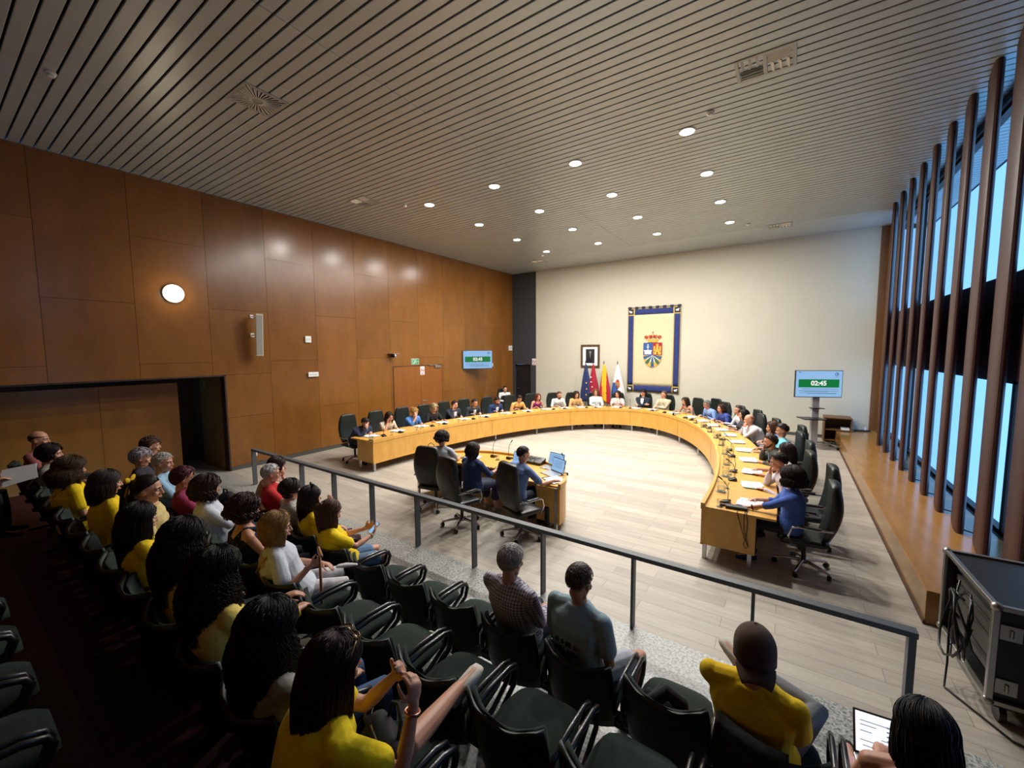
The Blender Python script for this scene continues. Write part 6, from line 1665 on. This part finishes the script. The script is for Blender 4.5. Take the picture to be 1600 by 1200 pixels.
# ------------------------------------------------------------------ on the council table
M_glasswater = mat('drinking_glass', '#f4f8fa', 0.02, trans=1.0)
M_gm = bpy.data.materials.new('thin_glass'); M_gm.use_nodes = True
nt = M_gm.node_tree
for q in list(nt.nodes): nt.nodes.remove(q)
o_ = nt.nodes.new('ShaderNodeOutputMaterial'); mx_ = nt.nodes.new('ShaderNodeMixShader'); tr_ = nt.nodes.new('ShaderNodeBsdfTransparent'); gl_ = nt.nodes.new('ShaderNodeBsdfGlossy'); lw_ = nt.nodes.new('ShaderNodeLayerWeight')
lw_.inputs[0].default_value = 0.5; pw_ = nt.nodes.new('ShaderNodeMath'); pw_.operation = 'POWER'; pw_.inputs[1].default_value = 3.0; nt.links.new(lw_.outputs['Facing'], pw_.inputs[0]); gl_.inputs['Roughness'].default_value = 0.03; tr_.inputs[0].default_value = (0.93, 0.95, 0.95, 1)
nt.links.new(pw_.outputs[0], mx_.inputs[0]); nt.links.new(tr_.outputs[0], mx_.inputs[1]); nt.links.new(gl_.outputs[0], mx_.inputs[2]); nt.links.new(mx_.outputs[0], o_.inputs[0])
def make_mic():
    r = thing('table_microphone', 'x', 'microphone')
    MB().loft([[V((-0.05, -0.06, 0)), V((0.05, -0.06, 0)), V((0.05, 0.06, 0)), V((-0.05, 0.06, 0))], [V((-0.05, -0.06, 0.018)), V((0.05, -0.06, 0.018)), V((0.05, 0.06, 0.045)), V((-0.05, 0.06, 0.045))], [V((-0.035, -0.04, 0.03)), V((0.035, -0.04, 0.03)), V((0.035, 0.045, 0.055)), V((-0.035, 0.045, 0.055))]]).build('base', M_black, r, bevel=0.005)
    MB().tube([(0, 0.03, 0.05), (0, 0.035, 0.16), (0, 0.01, 0.26), (0, -0.06, 0.33)], 0.0045, 8).build('gooseneck', M_black, r, smooth=True)
    MB().tube([(0, -0.055, 0.325), (0, -0.10, 0.355)], 0.0095, 10, True).build('capsule', M_blackmat, r, smooth=True)
    return r
def make_jug():
    r = thing('water_jug', 'x', 'jug')
    MB().lathe([(0.001, 0.0), (0.075, 0.0), (0.075, 0.004), (0.001, 0.004)], n=20).build('coaster', M_chrome, r)
    MB().lathe([(0.001, 0.005), (0.05, 0.005), (0.055, 0.02), (0.052, 0.12), (0.058, 0.17), (0.055, 0.17), (0.049, 0.12), (0.051, 0.02), (0.001, 0.012)], n=20).build('glass', M_gm, r, smooth=True)
    MB().tube([(0.055, 0, 0.14), (0.09, 0, 0.13), (0.09, 0, 0.06), (0.055, 0, 0.04)], 0.006, 8).build('handle', M_gm, r, smooth=True)
    MB().lathe([(0.001, 0.014), (0.049, 0.021), (0.049, 0.09), (0.001, 0.09)], n=18).build('water', M_gm, r)
    return r
def make_glass():
    r = thing('drinking_glass', 'x', 'glass')
    MB().lathe([(0.001, 0.0), (0.045, 0.0), (0.045, 0.003), (0.001, 0.003)], n=18).build('coaster', M_chrome, r)
    MB().lathe([(0.001, 0.004), (0.026, 0.004), (0.033, 0.10), (0.031, 0.10), (0.024, 0.01), (0.001, 0.01)], n=18).build('glass', M_gm, r, smooth=True)
    return r
def make_papers(dark):
    r = thing('document_folder', 'x', 'documents')
    MB().b2((-0.17, -0.12, 0), (0.17, 0.12, 0.010)).build('folder', M_black if dark else mat('folder_green', '#2f5a34', 0.6), r, bevel=0.002)
    R = Matrix.Rotation(0.12, 3, 'Z')
    b = MB(); b.box((-0.02, 0.015, 0.012), (0.21, 0.28, 0.003), Matrix.Rotation(0.06, 3, 'Z')); b.box((0.09, 0.0, 0.0145), (0.21, 0.285, 0.002), R); b.build('sheets', M_paper, r)
    e = MB()
    for k in range(9): e.box(V((0.09, 0, 0.0158)) + R @ V((-0.005 + 0.01*(k % 3), 0.11 - 0.026*k, 0)), (0.15 - 0.02*(k % 3), 0.006, 0.0006), R)
    e.build('printed_lines', M_ink, r)
    return r
mk = {}
def place(kind, fn, x, y, rz, label, group, z=0.745):
    if kind not in mk:
        o = fn(); mk[kind] = o; o.location = (x, y, z); o.rotation_euler = (0, 0, rz); o['label'] = label; o['group'] = group; return o
    return copy_tree(mk[kind], None, label, (x, y, z), rz, group)
for i, (key, h, yaw, lab, kw) in enumerate(C):
    P = PEOPLE[key]; yw = P['yaw']; fw = V((-math.sin(yw), math.cos(yw))); rt = V((math.cos(yw), math.sin(yw)))
    # closest point of the table's inner edge
    hx, hy = h[0], h[1]
    x_, y_ = hx - DCX, hy - DCY
    if y_ <= 0: ie = V((DCX + math.copysign(DA, x_), hy)); nn = V((math.copysign(1, x_), 0))
    else:
        t = min((k*PI/400 for k in range(401)), key=lambda t: (x_ - DA*math.cos(t))**2 + (y_ - DB*math.sin(t))**2)
        ie = ell_pt(t, 0); nn = (ell_pt(t, 1) - ie)
    tg = V((-nn.y, nn.x)); rz = math.atan2(-nn.x, nn.y) + PI
    who = ' '.join(lab.replace(',', '').split()[:9])
    while who.split()[-1] in ('and', 'with', 'a', 'the', 'his', 'her', 'on', 'in', 'of', 'by', 'at', 'behind', 'with'): who = ' '.join(who.split()[:-1])
    p = ie + nn*0.56
    place('pap%d' % (i % 3 == 1), lambda: make_papers(i % 3 != 1), p.x, p.y, rz + (0.1 if i % 2 else -0.12), 'papers on a folder before the ' + who, 'papers on the council table')
    p = ie + nn*0.27 + tg*(0.16 if i % 2 else -0.12)
    place('mic', make_mic, p.x, p.y, rz + PI + (0.25 if i % 2 else -0.2), 'black gooseneck microphone before the ' + who, 'gooseneck microphones on the council table')
    if i % 2 == 0 or i > 18:
        p = ie + nn*0.16 + tg*0.34
        place('jug', make_jug, p.x, p.y, rz + i, 'clear glass water jug before the ' + who, 'water jugs on the council table')
    p = ie + nn*0.22 + tg*(-0.32)
    place('glass', make_glass, p.x, p.y, rz, 'drinking glass before the ' + who, 'drinking glasses on the council table')
# near right end: grey box, cables
r = thing('conference_unit', 'flat grey box at the near right end of the table', 'device', (-0.50, 6.12, 0.745), 0.1)
MB().b2((-0.13, -0.05, 0), (0.13, 0.05, 0.04)).build('case', mat('slate_plastic', '#2b3436', 0.45), r, bevel=0.006)
MB().b2((-0.2, 0.02, 0.002), (-0.12, 0.05, 0.03)).build('plug', mat('brown_plug', '#5a3a2c', 0.5), r)
r = thing('hanging_cable', 'black cables hanging in a loop over the near right table end', 'cable', (-0.42, 5.97, 0.745))
for q, dx in ((0, -0.06), (1, 0.03)):
    MB().tube([(dx, 0.1, 0.006), (dx, 0.02, 0.006), (dx*0.8, -0.008, -0.02), (dx*0.3 + 0.02, -0.012, -0.2), (0.06 + dx*0.2, -0.012, -0.34), (0.09, -0.012, -0.42), (0.05, -0.012, -0.45), (0.03, -0.012, -0.40), (0.06, -0.012, -0.30), (0.07, -0.012, -0.1), (0.05, 0.0, 0.008), (0.05, 0.1, 0.006)], 0.005, 6).build('cable', M_black, r, smooth=True)
# clerks' table
def laptop(x, y, rz, label, m=M_scr):
    r = thing('laptop', label, 'laptop', (x, y, 0.745), rz, 'laptops on the clerks table')
    MB().b2((-0.17, -0.12, 0), (0.17, 0.12, 0.016)).build('keyboard_base', M_steel, r, bevel=0.003)
    R = Matrix.Rotation(math.radians(-18), 3, 'X')
    sc = MB().box(V((0, 0.12, 0.016)) + R @ V((0, 0.004, 0.12)), (0.34, 0.008, 0.24), R).build('lid', M_black, r, bevel=0.002)
    MB().box(V((0, 0.12, 0.016)) + R @ V((0, -0.001, 0.122)), (0.32, 0.002, 0.215), R).build('display', m, sc)
    e = MB()
    for k in range(6): e.box(V((0, 0.12, 0.016)) + R @ V((-0.02*(k % 2), -0.0025, 0.19 - 0.022*k)), (0.22, 0.001, 0.004), R)
    e.build('page_lines', M_scr_dark, sc)
laptop(-4.10, 6.12, math.radians(-8), 'open laptop before the clerk in navy')
laptop(-3.33, 6.12, math.radians(-24), 'open laptop nearest the male clerk in light blue')
laptop(-3.50, 6.42, math.radians(-10), 'second open laptop behind the male clerks own laptop')
place('pap1', make_papers, -4.2, 5.98, -0.3, 'white papers under the hand of the clerk in navy', 'papers on the clerks table')
place('pap0', make_papers, -3.15, 5.86, -0.5, 'white papers beside the male clerk at the table corner', 'papers on the clerks table')
place('pap0', make_papers, -5.2, 6.2, 0.2, 'white papers before the curly-haired clerk', 'papers on the clerks table')
place('mic', make_mic, -4.5, 6.55, PI, 'black gooseneck microphone in the middle of the clerks table', 'microphones on the clerks table')
place('mic', make_mic, -3.12, 6.2, PI + 0.9, 'black gooseneck microphone at the right of the clerks table', 'microphones on the clerks table')
place('mic', make_mic, -4.85, 6.5, PI, 'black gooseneck microphone left of the clerks mixer', 'microphones on the clerks table')
place('jug', make_jug, -4.2, 6.42, 0.5, 'clear glass water jug on the clerks table', 'water jugs on the clerks table')
place('glass', make_glass, -3.02, 6.0, 0, 'drinking glass at the right end of the clerks table', 'glasses on the clerks table')
place('glass', make_glass, -4.65, 6.35, 0, 'drinking glass in the middle of the clerks table', 'glasses on the clerks table')
r = thing('audio_mixer', 'black audio mixer with cables on the clerks table', 'mixer', (-3.95, 6.55, 0.745), -0.05)
MB().loft([[V((-0.22, -0.1, 0)), V((0.22, -0.1, 0)), V((0.22, 0.1, 0)), V((-0.22, 0.1, 0))], [V((-0.22, -0.1, 0.05)), V((0.22, -0.1, 0.05)), V((0.22, 0.1, 0.11)), V((-0.22, 0.1, 0.11))]]).build('case', M_black, r, bevel=0.004)
for q in range(4): MB().tube([(-0.2 + 0.1*q + 0.06*math.sin(k*1.3 + q), -0.02 + 0.07*math.cos(k*1.1 + q), 0.10 + 0.02*math.sin(k + q)) for k in range(9)], 0.005, 6).build('cable', M_black, r, smooth=True)
r = thing('handbag', 'dark brown handbag standing left of the curly-haired clerk', 'bag', (-5.85, 5.75, 0.745), 0.2)
e = MB(); e.loft([ring_at(V((0, 0, z)), V((1, 0, 0)), V((0, 1, 0)), a, b_, 16, 0.6) for z, a, b_ in ((0, 0.13, 0.07), (0.08, 0.14, 0.075), (0.18, 0.12, 0.04))]); e.build('body', mat('brown_leather', '#3a2620', 0.4), r, smooth=True)
MB().tube([(-0.08, 0, 0.17), (-0.07, 0, 0.27), (0, 0, 0.31), (0.07, 0, 0.27), (0.08, 0, 0.17)], 0.007, 8).build('handle', M_black, r, smooth=True)
for k in range(1): pass
r = thing('black_briefcase', 'black bag leaning inside the right end of the clerks table', 'bag', (-3.12, 5.72, 0), 0.1)
MB().b2((-0.05, -0.17, 0.02), (0.05, 0.15, 0.40)).build('body', M_leather_black, r, bevel=0.03)
MB().tube([(0, -0.06, 0.39), (0, -0.05, 0.45), (0, 0.05, 0.45), (0, 0.06, 0.39)], 0.008, 8).build('handle', M_leather_black, r, smooth=True)
